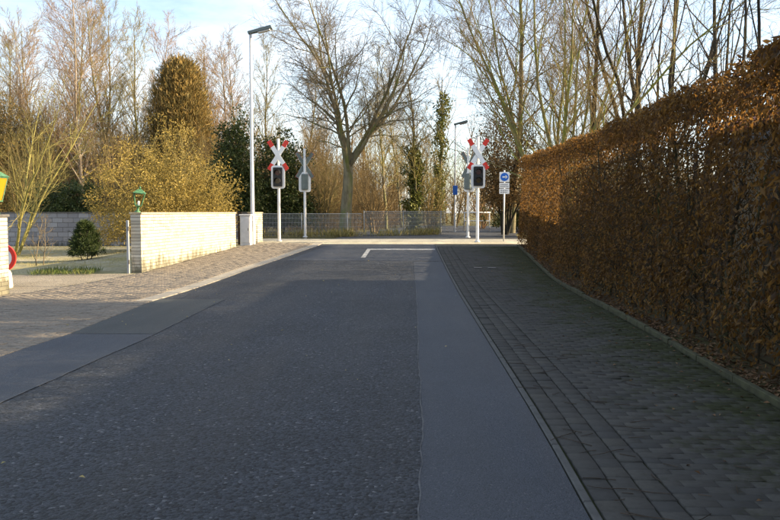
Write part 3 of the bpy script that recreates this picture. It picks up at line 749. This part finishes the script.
# ---------------- lanterns
def lantern(name, label, loc, sc, panes, tilt=0, rz=0):
    e = empty(name, loc, rz); e.scale = (sc,)*3; e.rotation_euler = (tilt*.6, tilt, rz); g = 'patina_green'
    MB().tube([(0,0,0), (0,0,.03), (0,0,.05), (0,0,.14), (0,0,.17), (0,0,.2)], [.09, .085, .04, .032, .06, .07], 10).build('stem', g, e, True)
    b, t_, z0, z1 = .085, .145, .2, .55
    fr = MB()
    for sx in (-1, 1):
        for sy in (-1, 1): fr.tube([(sx*b, sy*b, z0), (sx*t_, sy*t_, z1)], .012, 6)
    for q, z in ((b, z0), (t_, z1)):
        for s in (-1, 1): fr.box((0, s*q, z), (2*q+.02, .022, .022)); fr.box((s*q, 0, z), (.020, 2*q-.02, .020))
    fr.build('frame', g, e)
    rf = MB(); o = t_+.03; V = [(-o,-o,z1+.012), (o,-o,z1+.012), (o,o,z1+.012), (-o,o,z1+.012), (-.04,-.04,z1+.12), (.04,-.04,z1+.12), (.04,.04,z1+.12), (-.04,.04,z1+.12)]
    rf.add(V, [(3,2,1,0), (0,1,5,4), (1,2,6,5), (2,3,7,6), (3,0,4,7), (4,5,6,7)]); r = rf.build('roof', g, e)
    MB().tube([(0,0,z1+.12), (0,0,z1+.15), (0,0,z1+.17), (0,0,z1+.2)], [.02, .03, .028, .006], 8).build('finial', g, r, True)
    MB().tube([(0,0,.2), (0,0,.3), (0,0,.33)], [.03, .028, .02], 8).build('socket', 'sign_white', e, True)
    if panes:
        for s in range(4):
            m = Matrix.Rotation(s*math.pi/2, 3, 'Z'); V = [m @ Vector(p) for p in ((-b+.012, -b, z0+.012), (b-.012, -b, z0+.012), (t_-.012, -t_, z1-.012), (-t_+.012, -t_, z1-.012))]
            n_ = m @ Vector((0, .004, 0)); p = MB(); p.add(V+[q+n_ for q in V], [(0,1,2,3), (7,6,5,4), (0,4,5,1), (1,5,6,2), (2,6,7,3), (3,7,4,0)]); p.build('pane', 'amber_glass', e)
    tag(e, label, 'lantern', 'lanterns on the garden wall'); return e
lantern('lantern', 'lantern with amber panes on the left gate pillar', (PX+.05, 13.98, PTOP), 1.25, True)
wd_ = (WALL_B-WALL_A).normalized()
lantern('lantern', 'empty green lantern frame leaning on the end of the white wall', Vector((WALL_A.x-.13, WALL_A.y+.14, ZT-.005)) , .85, False, R(7), .3)

# gate post beside the wall end
gp = at(128, 245, WALL_A.y-.05); e = empty('gate_post', (gp.x, gp.y, 0))
MB().box((0, 0, .65), (.055, .055, 1.4), ch=.006).build('post', 'post_grey', e)
for z in (.35, 1.15): MB().tube([(.03, -.04, z-.05), (.03, -.04, z+.05)], .018, 8).build('hinge', 'cap_dark', e)
tag(e, 'grey metal gate post standing against the end of the white wall', 'post')
# red and white disc on its cream foot, behind the left pillar
p = at(7.0, 262, 15.2); e = empty('driveway_marker', (p.x-.09, 15.2, 0))
MB().tube([(0,0,-.02), (0,0,.05), (0,0,.30), (0,0,.36)], [.17, .18, .16, .13], 16).build('foot', 'tub_cream', e, True)
MB().prism(disc(.275, 32, 0, .62), -.012, .012).build('disc', 'sign_white', e)
ring = MB(); n = 32
for k in range(n):
    a0, a1 = 2*math.pi*k/n, 2*math.pi*(k+1)/n
    ring.prism([(.20*math.cos(a0), .62+.20*math.sin(a0)), (.282*math.cos(a0), .62+.282*math.sin(a0)), (.282*math.cos(a1), .62+.282*math.sin(a1)), (.20*math.cos(a1), .62+.20*math.sin(a1))], -.018, .018)
ring.build('rim', 'tail_red', e)
tag(e, 'white disc with red rim on a cream foot half hidden by the left pillar', 'marker')

# ---------------- cabinet, pillar and dark post at the far end of the wall
cb = on(246, 26.6); e = empty('utility_cabinet', cb)
MB().box((0, 0, .50), (.36, .34, 1.06), ch=.012).build('body', 'cabinet_grey', e)
MB().box((0, 0, 1.05), (.42, .40, .05), ch=.012).build('lid', 'cabinet_grey', e)
MB().box((0, -.176, .52), (.30, .012, .88), ch=.004).build('door', 'cabinet_grey', e)
MB().box((.11, -.188, .55), (.02, .02, .09)).build('handle', 'cap_dark', e)
tag(e, 'light grey utility cabinet standing beside the tall lamp post', 'cabinet')
wp = on(239, 26.9); e = empty('wooden_post', wp); MB().box((0, .1, .52), (.12, .14, 1.2), ch=.01).build('post', 'wood_dark', e); MB().box((0, .1, 1.14), (.15, .17, .04), ch=.01).build('cap', 'wood_dark', e)
tag(e, 'dark wooden post between the white wall and the grey cabinet', 'post')
ep = on(255, 28.0); A = Vector((ep.x-.12, 27.9, 0)); B = Vector((ep.x-.02, 28.9, 0))
brick_wall('wall_stub', 'short white brick wall end behind the grey cabinet', A, B, .24, 1.5, 'brick_white', .24, .071, .010, 120, .2, 'coping')

# ================================================================== STREET LAMPS
def street_lamp(label, foot, H, armdir, r=.075, head_l=.78, sign=False):
    e = empty('street_lamp', foot)
    MB().tube([(0,0,-.1), (0,0,.02), (0,0,1.0), (0,0,1.03), (0,0,H*.6), (0,0,H)], [r*1.25, r*1.25, r*1.2, r, r*.8, r*.62], 14).build('pole', 'galvanised', e, True)
    MB().box((0, -r*1.2, .65), (.09, .01, .38), ch=.003).build('door', 'galvanised', e)
    rot = Matrix.Rotation(-R(13)*1, 3, 'Y') if armdir > 0 else Matrix.Rotation(R(8), 3, 'Y')
    hd = MB(); hd.add([(rot @ Vector(p))+Vector((0, 0, H+.02)) for p in
        [(-.08,-.10,-.03), (head_l,-.12,-.03), (head_l,.12,-.03), (-.08,.10,-.03), (-.08,-.09,.06), (head_l-.02,-.09,.085), (head_l-.02,.09,.085), (-.08,.09,.06)]], [(3,2,1,0), (4,5,6,7), (0,1,5,4), (1,2,6,5), (2,3,7,6), (3,0,4,7)])
    if armdir < 0: hd.v = [(-x, y, z) for x, y, z in hd.v]
    h = hd.build('lamp_head', 'sign_back', e)
    ls = MB().box((0, 0, 0), (head_l*.58, .17, .06), ch=.02); ls.v = [tuple((rot @ (Vector(p)+Vector((head_l*.62, 0, -.058))))+Vector((0, 0, H+.02))) for p in ls.v]
    if armdir < 0: ls.v = [(-x, y, z) for x, y, z in ls.v]
    ls.build('lens', 'galvanised', h)
    return tag(e, label, 'street lamp', 'street lamps along the road'), e
L1, l1e = street_lamp('tall grey street lamp rising beside the utility cabinet', on(252.5, 27.0), 7.42, 1)
L2, l2e = street_lamp('thin far street lamp beyond the crossing, left of the right-hand crosses', on(455, 43), 6.0, 1, .06, .7)
MB().box((0, -.09, 2.35), (.26, .06, .52), ch=.01).build('box', 'sign_blue', l2e)

# ================================================================== CROSSING SIGNALS
def signal(label, foot, rz, blen=1.30, front=True, zc=3.28):
    e = empty('crossing_signal', foot, rz)
    MB().tube([(0,0,-.1), (0,0,0), (0,0,3.92)], [.062, .058, .052], 14).build('post', 'pole_white', e, True)
    MB().tube([(0,0,0), (0,0,.05), (0,0,.07)], [.11, .10, .06], 12).build('base', 'galvanised', e, True)
    for i, s in enumerate((1, -1)):
        m = Matrix.Translation((0, -.075-.022*i, zc)) @ Matrix.Rotation(s*R(33), 4, 'Y'); w = .165; q = blen/2; rd = blen*.20
        b = MB().prism([(-w/2, -q+rd), (w/2, -q+rd), (w/2, q-rd), (-w/2, q-rd)], -.008, .008, m).build('blade', 'sign_white', e)
        for zz in (1, -1):
            z0, z1 = sorted((zz*(q-rd+.001), zz*q)); MB().prism([(-w/2, z0), (w/2, z0), (w/2, z1), (-w/2, z1)], -.008, .008, m).build('red_end', 'sign_red', b)
        MB().prism([(-w/2+.006, -q+.006), (w/2-.006, -q+.006), (w/2-.006, q-.006), (-w/2+.006, q-.006)], .0095, .013, m).build('back', 'sign_back', b)
    MB().box((0, -.055, zc), (.12, .05, .08)).build('bracket', 'cap_dark', e)
    T = Matrix.Translation((0, 0, 2.46))
    MB().prism(rrect(.53, .88, .1), -.105, -.085, T).build('back_plate', 'sign_white', e)
    h = MB().prism(rrect(.35, .72, .03), -.185, -.106, T).build('signal_head', 'black_plastic', e)
    for z, mt in ((.155, 'signal_red'), (-.155, 'signal_yellow')):
        MB().prism(disc(.095, 20, 0, 2.46+z), -.194, -.186).build('lamp', mt, h)
        v = MB()
        for k in range(14):
            a0, a1 = R(-15+210*k/14), R(-15+210*(k+1)/14); rr = .118
            v.prism([(rr*math.cos(a0), 2.46+z+rr*math.sin(a0)), (rr*math.cos(a1), 2.46+z+rr*math.sin(a1)), ((rr+.008)*math.cos(a1), 2.46+z+(rr+.008)*math.sin(a1)), ((rr+.008)*math.cos(a0), 2.46+z+(rr+.008)*math.sin(a0))], -.33, -.186)
        v.build('visor', 'black_plastic', h)
    MB().box((0, .03, 2.46), (.30, .20, .70), ch=.03).build('housing', 'sign_back' if not front else 'cabinet_grey', e)
    return tag(e, label, 'crossing signal', 'railway crossing signals')
signal('level crossing cross and signal facing us on the left roadside', on(279, 29), R(-4))
signal('left crossing signal turned away showing its grey green back', on(305, 33.6), R(180+8), front=False, zc=3.2)
signal('level crossing cross and signal facing us nearest the hedge end', on(477.5, 28.6), R(3))
signal('right crossing signal turned away, half hidden behind the facing one', on(468, 33.4), R(180-34), front=False, zc=3.2)

# ---------------- blue round sign with two supplementary plates
sp = on(504, 29.2); e = empty('road_sign', sp)
MB().tube([(0,0,-.1), (0,0,2.72)], .03, 10).build('post', 'galvanised', e, True)
pl = MB().prism(rrect(.38, .38, .03), -.05, -.04, Matrix.Translation((0, 0, 2.46))).build('plate', 'sign_white', e)
MB().prism(disc(.155, 28, 0, 2.46), -.055, -.0505).build('disc', 'sign_blue', pl)
pc = MB(); pc.box((-.01, -.058, 2.46), (.14, .004, .045)); pc.prism([(.04, 2.54), (.12, 2.46), (.04, 2.39)], -.060, -.0555); pc.build('symbol', 'sign_white', pl)
for z, h in ((2.14, .20), (1.92, .20)):
    q = MB().prism(rrect(.38, h, .02), -.05, -.04, Matrix.Translation((0, 0, z))).build('plate', 'sign_white', e)
    for dz in (-.04, .03):
        tx = MB(); x = -.15
        while x < .11: w = random.uniform(.03, .07); tx.box((x+w/2, -.052, z+dz), (w, .003, .035)); x += w+.018
        tx.build('lettering', 'grey_text', q)
tag(e, 'round blue sign over white plates on a thin post at the hedge end', 'sign')

# ================================================================== FENCES
def wire_fence(label, A, B, H, group=None):
    A = Vector(A); B = Vector(B); L = (B-A).length; e = empty('wire_fence', A, math.atan2(B.y-A.y, B.x-A.x))
    u = 0
    while u <= L+.01:
        MB().tube([(u, 0, -.15), (u, 0, H+.05)], .028, 8).build('post', 'fence_wire', e, True); u += 2.1
    w = MB(); x = .05
    while x < L: w.tube([(x, 0, .04), (x, 0, H)], .008, 3, False); x += .045
    for z in np.arange(.05, H+.01, .2): w.tube([(0, .008, z), (L, .008, z)], .007, 3, False)
    w.tube([(0, 0, H), (L, 0, H)], .016, 6)
    tag(w.build('wire_mesh', 'fence_wire', e), kind='stuff')
    return tag(e, label, 'fence', group)
wire_fence('grey wire fence on the left behind the crossing signals', (xat(255, 34.4), 34.4, .42), (xat(362, 35.0), 35.0, .42), 1.05, 'wire fences along the track')
wire_fence('grey wire fence between the big bare tree and the far lamp', (xat(364, 36.6), 36.6, .42), (xat(446, 38.6), 38.6, .42), 1.15, 'wire fences along the track')
# rail barrier far right
e = empty('barrier_rail', on(477, 46)); 
for x in (-.75, .75): MB().tube([(x, 0, -.1), (x, 0, 1.1)], .035, 8).build('post', 'sign_white', e, True)
MB().tube([(-.85, 0, 1.1), (.85, 0, 1.1)], .04, 8).build('rail', 'sign_white', e, True); MB().tube([(-.75, 0, .6), (.75, 0, .6)], .03, 8).build('rail', 'sign_white', e, True)
tag(e, 'low white tubular barrier seen between the right-hand posts', 'barrier')

# ================================================================== HOUSE AND GARAGE ADDED BEHIND THE HEDGE FOR SHADE
def gable_house(label, x0, x1, y0, y1, eave, ridge, name='house'):
    e = empty(name, ((x0+x1)/2, (y0+y1)/2, 0)); cx, cy = (x0+x1)/2, (y0+y1)/2; hw, hl = (x1-x0)/2, (y1-y0)/2
    w = MB(); w.prism([(-hw, -.3), (hw, -.3), (hw, eave), (0, ridge), (-hw, eave)], -hl, hl); w.build('wall', 'cream_wall', e)
    for s in (-1, 1):
        a = Vector((0, 0, ridge+.04)); b = Vector((s*(hw+.45), 0, eave-.45*(ridge-eave)/hw+.04)); n = Vector((-(b.z-a.z), 0, b.x-a.x)).normalized()*.12
        if n.z < 0: n = -n
        r = MB(); V = [p+Vector((0, y, 0)) for y in (-hl-.3, hl+.3) for p in (a, b, b+n, a+n)]; r.add(V, [(0,1,2,3), (7,6,5,4), (0,4,5,1), (1,5,6,2), (2,6,7,3), (3,7,4,0)]); r.build('roof', 'roof_tile', e)
    for y in np.arange(-hl+1.6, hl-1, 2.8):
        for z in ([1.5] if eave < 3.2 else [1.5, 4.2]):
            if z+.7 < eave:
                f = MB().box((-hw-.01, y, z), (.08, 1.2, 1.25)).build('window', 'wood_dark', e); 
                for s in (-1, 1): MB().box((-hw-.052, y+s*.29, z), (.006, .5, 1.1)).build('pane', 'window_glass', f)
                MB().box((-hw-.07, y, z-.66), (.14, 1.3, .05)).build('sill', 'window_frame', f)
    return tag(e, label, 'house')
gable_house('cream rendered house glimpsed through the gaps of the hedge, added to shade the near road', 6.9, 15, -8, 17.0, 3.35, 5.3)  # cream wall shows through gaps; bulk placed and sized to shade the road
e = empty('garage', (6.0, 9.0, 0)); MB().box((0, 0, 1.2), (1.76, 7.0, 2.8)).build('wall', 'cream_wall', e); MB().box((-.05, 0, 2.66), (1.86, 7.3, .12)).build('roof', 'cap_dark', e)  # added with the house as a shade caster; its wall fills the hedge gaps
MB().box((-.885, 1.2, 1.2), (.02, 2.2, 2.0)).build('door', 'wood_dark', e)
tag(e, 'low flat-roofed cream garage added for shade, showing faintly through the hedge gaps', 'garage')

# unseen board fence added to keep the low sun off the far hedge's lower half
e = empty('shade_fence', (5.0, 20, 0)); y = 12.6
while y < 26.6:
    x = float(edge_r(y))+2.0-5.0; z = float(gz(4, y+1))
    MB().box((x, y-20, z+.95), (.09, .09, 2.1)).build('post', 'wood_dark', e)
    for k in range(13):
        MB().box((x+.05, y-20+.13+k*.145, z+.95), (.022, .141, 1.95)).build('board', 'wood_dark', e)
    y += 2.0
tag(e, 'unseen dark board fence added close behind the far half of the hedge to block low sun', 'fence')

# ================================================================== TREES
def place(e, px, d, label, cat='tree', rz=0.0, s=1.0, group=None, sxy=None):
    e.location = on(px, d); e.rotation_euler = (0, 0, rz); e.scale = (s*(sxy or 1), s*(sxy or 1), s); return tag(e, label, cat, group)
G = 'bare trees behind the crossing'
e, _, _ = bare_tree('bare_tree', 'broad', 13.4, 101, 'bark_grey', 'twig_grey', 1.0, 1.0, trunk_r=.25); place(e, 345, 36, 'large spreading bare tree behind the wire fence left of centre', rz=.8, group=G)
# slender trees on the left: three prototypes, copies share their meshes
protos = []
for k, (sd_, bk) in enumerate(((201, 'bark_birch'), (202, 'bark_grey'), (203, 'bark_grey'))):
    e, _, _ = bare_tree('slender_tree', 'slender', 14.0, sd_, bk, ('twig_pink', 'twig_brown', 'twig_olive')[k], .8, 1.25, lean=((-.04, 0), (.05, 0), (0, .02))[k], trunk_r=.13); protos.append(e)
GL = 'slender bare trees behind the garden'
spots = [(10, 52, 2, 2.3, .95, 'olive slender tree beyond the brown conifer at the left edge'), (46, 55, 1, 3.3, 1.1, 'thin tree standing far back between the two leftmost pale trees'), (160, 55, 0, 3.9, 1.05, 'pale thin tree directly left of the bronze dome'), (250, 57, 1, 4.4, .98, 'thin tree far behind the tall street lamp'), (26, 44, 0, 0.3, .86, 'slender birch-pale bare tree at the far left edge'), (60, 47, 1, 1.2, 1.0, 'slender bare tree rising left of the forked pale one, by the left edge'),
         (84, 42, 0, 2.6, .98, 'tallest pale slender bare tree over the garden wall'), (104, 49, 2, .4, 1.02, 'olive twigged slender tree just right of the tallest pale one'),
         (122, 44, 1, 4.0, .96, 'slender bare tree above the left half of the yellow hazel'), (142, 50, 2, 3.0, 1.0, 'slender tree left of the bronze dome-shaped tree'),
         (212, 50, 1, 5.2, .86, 'slender bare tree right of the bronze dome-shaped tree'), (232, 47, 0, 1.9, .83, 'pale slender tree left of the tall street lamp'),
         (266, 52, 2, 2.2, .93, 'slender tree behind the left crossing cross'), (298, 55, 1, 0.9, .88, 'slender tree behind the left limbs of the large tree'),
         (386, 50, 2, 3.7, .82, 'slender tree right of the large spreading tree'), (402, 56, 1, 2.9, .80, 'thin tree behind the ivy-covered trunks'),]
used = set()
for px, d, k, rz, s, lab in spots:
    o = protos[k] if k not in used else copy_tree(protos[k]); used.add(k); place(o, px, d, lab, rz=rz, s=s, group=GL)
def ivy_tree(px, d, H, seed, label, ivy_h, dens=.8, rz=0, spread=1.0, ivr=.35, n=130):
    e, tr, C = bare_tree('ivy_tree', 'slender', H, seed, 'bark_grey', 'twig_olive', spread, dens, trunk_r=.16)
    rg2 = np.random.default_rng(seed); z = rg2.random(n)*ivy_h*H; i = np.clip((z/H*15).astype(int), 0, 15); c = tr[0][0, i]; c = c+rg2.normal(0, ivr*.5, (n, 3)); c[:, 2] = np.maximum(z, .1)
    V, F = clumps(rg2, c, .28, 26, .13, .11, 1, .2); tag(link('ivy', mesh_np('ivy', V, F), 'leaf_ivy', e), kind='stuff')
    return place(e, px, d, label, rz=rz, group='ivy-clad trees at the track')
ivy_tree(413, 41, 8.2, 301, 'ivy-clad tree with a pale trunk right of centre', .55, 1.0, 1.0, .6)
ivy_tree(437, 46, 9.6, 302, 'narrow ivy-clad trunk just left of the far lamp', .85, .7, .4, .9)
# right: pale green multi-stemmed tree, weeping birch, dark trunks over the hedge
e, _, _ = bare_tree('multi_stem_tree', 'multi', 15, 401, 'bark_green', 'twig_brown', 1.1, 1.4, trunk_r=.12); place(e, 553, 35, 'green-barked multi-stemmed tree fanning up behind the far hedge end', rz=.4)
e, _, _ = bare_tree('weeping_birch', 'weeping', 17.5, 402, 'bark_grey', 'twig_dark', 1, 1.15, trunk_r=.2); place(e, 512, 41, 'weeping birch with hanging twigs high above the crossing', rz=2.0)
GD = 'dark bare trees behind the hedge'
dk = []
for sd_, kind in ((501, 'few'), (502, 'slender'), (503, 'few')):
    e, _, _ = bare_tree('dark_tree', kind, 12.0, sd_, 'bark_dark', 'twig_dark', 1.0, .5, trunk_r=.12); dk.append(e)
used = set()
for px, d, k, rz, s, lab in [(590, 37, 1, .5, 1.4, 'straight thin dark trunk right of the green multi-stemmed tree'), (627, 34, 1, 2.5, 1.4, 'upright brown trunk with low side branches over the hedge middle'),
                             (660, 35, 0, 1.0, 1.45, 'dark leaning stems in a loose clump over the hedge'), (697, 34.5, 2, 2.2, 1.4, 'dark forked tree left of the thick stem clump'),
                             (722, 36, 1, 4.2, 1.4, 'thin straight dark trunk between two forked trees'), (751, 15.5, 0, 4.0, .8, 'thick clump of dark stems at the right end of the hedge top'), (640, 42, 2, .2, 1.4, 'more distant thin stems behind the leaning clump')]:
    o = dk[k] if k not in used else copy_tree(dk[k]); used.add(k); place(o, px, d, lab, rz=rz, s=s, group=GD)

def pine(label, foot, H, seed, z0=.525, rad=3.5):  # out-of-view pines added so their crowns shade the near left pavement
    rg2 = np.random.default_rng(seed); e = empty('shade_pine', foot)
    tr = grow(rg2, [[0, 0, -.2]], [[0, 0, 1]], [H], [.17], [.03], 12, .02, .1); V, F = tubes([tr], 9); link('trunk', mesh_np('trunk', V, F, True), 'bark_dark', e)
    s1 = spawn(rg2, tr, 60, z0, .98, 65, 88, .8*rad/H, 1.0*rad/H, .75, .4); l1 = grow(rg2, *s1[:3], s1[3], np.full(len(s1[3]), .01), 7, .07, .25); V, F = tubes([l1], 5); link('branches', mesh_np('branches', V, F), 'bark_dark', e)
    c = l1[0][:, 2:].reshape(-1, 3); c = np.repeat(c, 6, 0)+rg2.normal(0, .32, (len(c)*6, 3)); V, F = clumps(rg2, c, .34, 36, .17, .065, .7); tag(link('foliage', mesh_np('foliage', V, F), 'leaf_evergreen', e), kind='stuff')
    return tag(e, label, 'tree', 'unseen pines added beside the house for shade')
pine('pine with a high crown beyond the house, nearer the camera, added to cast shade', (12.5, 5.7, 0), 12.5, 701); pine('pine with a high crown at the near end of the house, added to cast shade', (12.2, 0.6, 0), 12.2, 703); pine('pine with a high crown at the far corner of the house garden, added to cast shade', (13.2, 11.4, 0), 13.2, 702)

# ---------------- leafy shrubs and evergreens
def px_bush(name, label, cat, px, d, wpx, ytop, seed, leaf, bark, n_cl, per, ln, wd, **kw):
    f = on(px, d); H = CAMH+(VPY-ytop)/FPX*d-f.z; return bush(name, label, cat, f, wpx/FPX*d/2, H, seed, leaf, bark, n_cl, per, ln, wd, **kw)
px_bush('hazel_bush', 'big golden hazel bush glowing behind the white brick wall', 'bush', 166, 27.5, 150, 122, 601, 'leaf_hazel', 'twig_olive', 1050, 38, .10, .028, stems=14, low=.06)
px_bush('dome_tree', 'bronze dome-shaped conifer behind the hazel bush', 'tree', 183, 45, 66, 68, 602, 'leaf_bronze', 'bark_grey', 2400, 30, .34, .035, stems=5, low=.06, dome_p=2.2, droop=-1.6)
px_bush('evergreen_shrub', 'dark evergreen shrub left of the tall street lamp', 'shrub', 236, 38, 62, 122, 603, 'leaf_evergreen', 'bark_dark', 520, 40, .14, .09, group='dark evergreens')
px_bush('evergreen_shrub', 'dark evergreen shrub behind the left crossing signals', 'shrub', 281, 40, 64, 138, 604, 'leaf_evergreen', 'bark_dark', 440, 38, .14, .09, group='dark evergreens')
px_bush('evergreen_shrub', 'low dark evergreen shrub behind the grey block wall', 'shrub', 66, 36, 80, 176, 605, 'leaf_evergreen', 'bark_dark', 420, 36, .13, .08, group='dark evergreens')
px_bush('brown_conifer', 'brown green conifer cut by the left edge', 'tree', -8, 42, 66, 56, 606, 'leaf_bronze', 'bark_dark', 420, 34, .2, .06, stems=3)
px_bush('young_oak', 'rusty-leaved young tree right above the blue sign', 'tree', 505, 38, 62, 88, 607, 'leaf_oak', 'bark_dark', 330, 26, .12, .07, stems=6, low=.22)
b_ = [(110, 39, 90, 112, 'brown twiggy shrub behind the left half of the hazel'), (322, 41, 70, 150, 'brown twiggy shrub left of the large tree trunk'), (374, 39.5, 66, 158, 'brown twiggy shrub right of the large tree trunk'),
      (430, 44, 60, 165, 'olive twiggy shrub under the ivy-clad trunks'), (205, 42, 80, 120, 'brown shrub behind the right half of the hazel'), (30, 40, 80, 118, 'brown shrub at the far left behind the block wall')]
for i, (px, d, w, yt, lab) in enumerate(b_):
    px_bush('twiggy_shrub', lab, 'shrub', px, d, w, yt, 620+i, 'leaf_oak' if i % 2 == 0 else 'leaf_bronze', 'twig_brown', 90, 22, .08, .035, stems=16, group='twiggy brown shrubs', twig='twig_brown' if i % 2 == 0 else 'twig_olive')
px_bush('pale_shrub', 'pale twiggy shrub behind the low white barrier', 'shrub', 482, 52, 50, 168, 640, 'leaf_bronze', 'twig_pink', 120, 22, .1, .04, stems=12)
px_bush('pale_shrub', 'olive evergreen shrub behind the blue sign post', 'shrub', 520, 44, 60, 176, 641, 'leaf_ivy', 'bark_dark', 200, 30, .12, .08, stems=8)
# green-stemmed bush at the far left, its arms reaching over the block wall
e, _, _ = bare_tree('green_stem_bush', 'multi', 6.4, 651, 'twig_green', 'twig_olive', 3.0, .85, trunk_r=.055); place(e, 12, 25.5, 'bare bush with yellow green stems fanning out behind the left pillar', 'bush', rz=.3)
# garden: small conifer, staked sapling
px_bush('small_conifer', 'small dark green conifer standing on the garden lawn', 'conifer', 85, 22.5, 34, 223, 660, 'leaf_conifer', 'bark_dark', 170, 60, .12, .016, stems=3, low=.15, dome_p=1.0, droop=-.3)
px_bush('sapling', 'thin bare sapling on the lawn left of the small conifer', 'sapling', 38, 21, 14, 206, 661, 'leaf_oak', 'twig_grey', 0, 0, 0, 0, stems=2)
# dry grass
n = 2600; x = rg.uniform(-9.2, 1.2, n); y = np.interp(x, [-9, -2.5, 1.5], [34.3, 34.9, 38.4])+rg.normal(0, .18, n); cl = rg.random(n) < np.clip(.45+.6*np.sin(x*2.3)*np.sin(x*.9+1), .08, 1); P = np.stack([x, y, np.full(n, .38)], 1)[cl]
blades('dry_grass', P, .45, .3, 'grass_dry', 'tufts of dry yellow grass along the foot of the wire fences')
n = 9000; x = rg.uniform(-18, -8.1, n); y = rg.uniform(18.2, 31.5, n); P = np.stack([x, y, gz(x, y)-.03], 1)[fbm(x*.6, y*.6, 2)+.35 > rg.random(n)]
blades('lawn', P, .10, .6, 'grass_dry', 'short patchy lawn in the front garden')
n = 900; x = np.interp(rg.random(n), [0, 1], [-9.2, -7.7]); y = rg.uniform(17.6, 18.6, n); P = np.stack([x, y, gz(x, y)-.02], 1)
blades('grass_edge', P, .16, .4, 'grass_green', 'green grass edge at the foot of the gate post')
# the far wood that closes the view
rgw = np.random.default_rng(77); n = 620; x = rgw.uniform(-62, 62, n); y = 56+rgw.random(n)**1.3*34; H = rgw.uniform(5, 10.5, n)*np.where(x > 2, .8, 1)
S = np.stack([x, y, np.full(n, .2)], 1); D = np.stack([rgw.normal(0, .06, n), rgw.normal(0, .06, n), np.ones(n)], 1)
B0 = grow(rgw, S, D, H, np.full(n, .09), np.full(n, .02), 7, .05, .1)
s1 = spawn(rgw, B0, 14, .06, .98, 25, 60, .22, .38, .5, .5); B1 = grow(rgw, *s1[:3], s1[3], np.full(len(s1[3]), .012), 4, .12, .3)
s2 = spawn(rgw, B1, 7, .1, 1, 25, 55, .4, .7, .3, rmin=.016); B2 = grow(rgw, *s2[:3], np.minimum(s2[3], .02), np.full(len(s2[3]), .010), 3, .15, .2)
V, F = tubes([B0, B1, B2], 3); tag(link('far_wood', mesh_np('far_wood', V, F), 'twig_brown'), 'bare brown wood closing the view beyond the crossing', 'wood', kind='stuff')
rgu = np.random.default_rng(78); n = 95000; x = rgu.uniform(-40, 16, n); y = rgu.uniform(43, 60, n); hm = 3.4+1.7*np.sin(x*.7)+1.3*np.sin(x*1.9+y*.4)+np.clip((-x-8)*.25, 0, 3.0); hm = np.clip(hm, 1.5, 8.5)*np.where(x > 3, .55, 1)
S = np.stack([x, y, .35+rgu.random(n)**1.25*hm], 1); D = np.stack([rgu.normal(0, .5, n), rgu.normal(0, .5, n), np.ones(n)], 1)
road_clear = (x < -3.4+.0045*(y-32)**2-.6) | (x > 4.6+.012*(y-32)**2+.6)
S, D = S[road_clear], D[road_clear]; n = len(S)
V, F = tubes([grow(rgu, S, D, rgu.uniform(.5, 1.7, n), np.full(n, .011), np.full(n, .005), 2, .15, .1)], 3)
tag(link('undergrowth', mesh_np('undergrowth', V, F), 'twig_brown'), 'tangled golden brown undergrowth beneath the trees beyond the fences', 'undergrowth', kind='stuff')
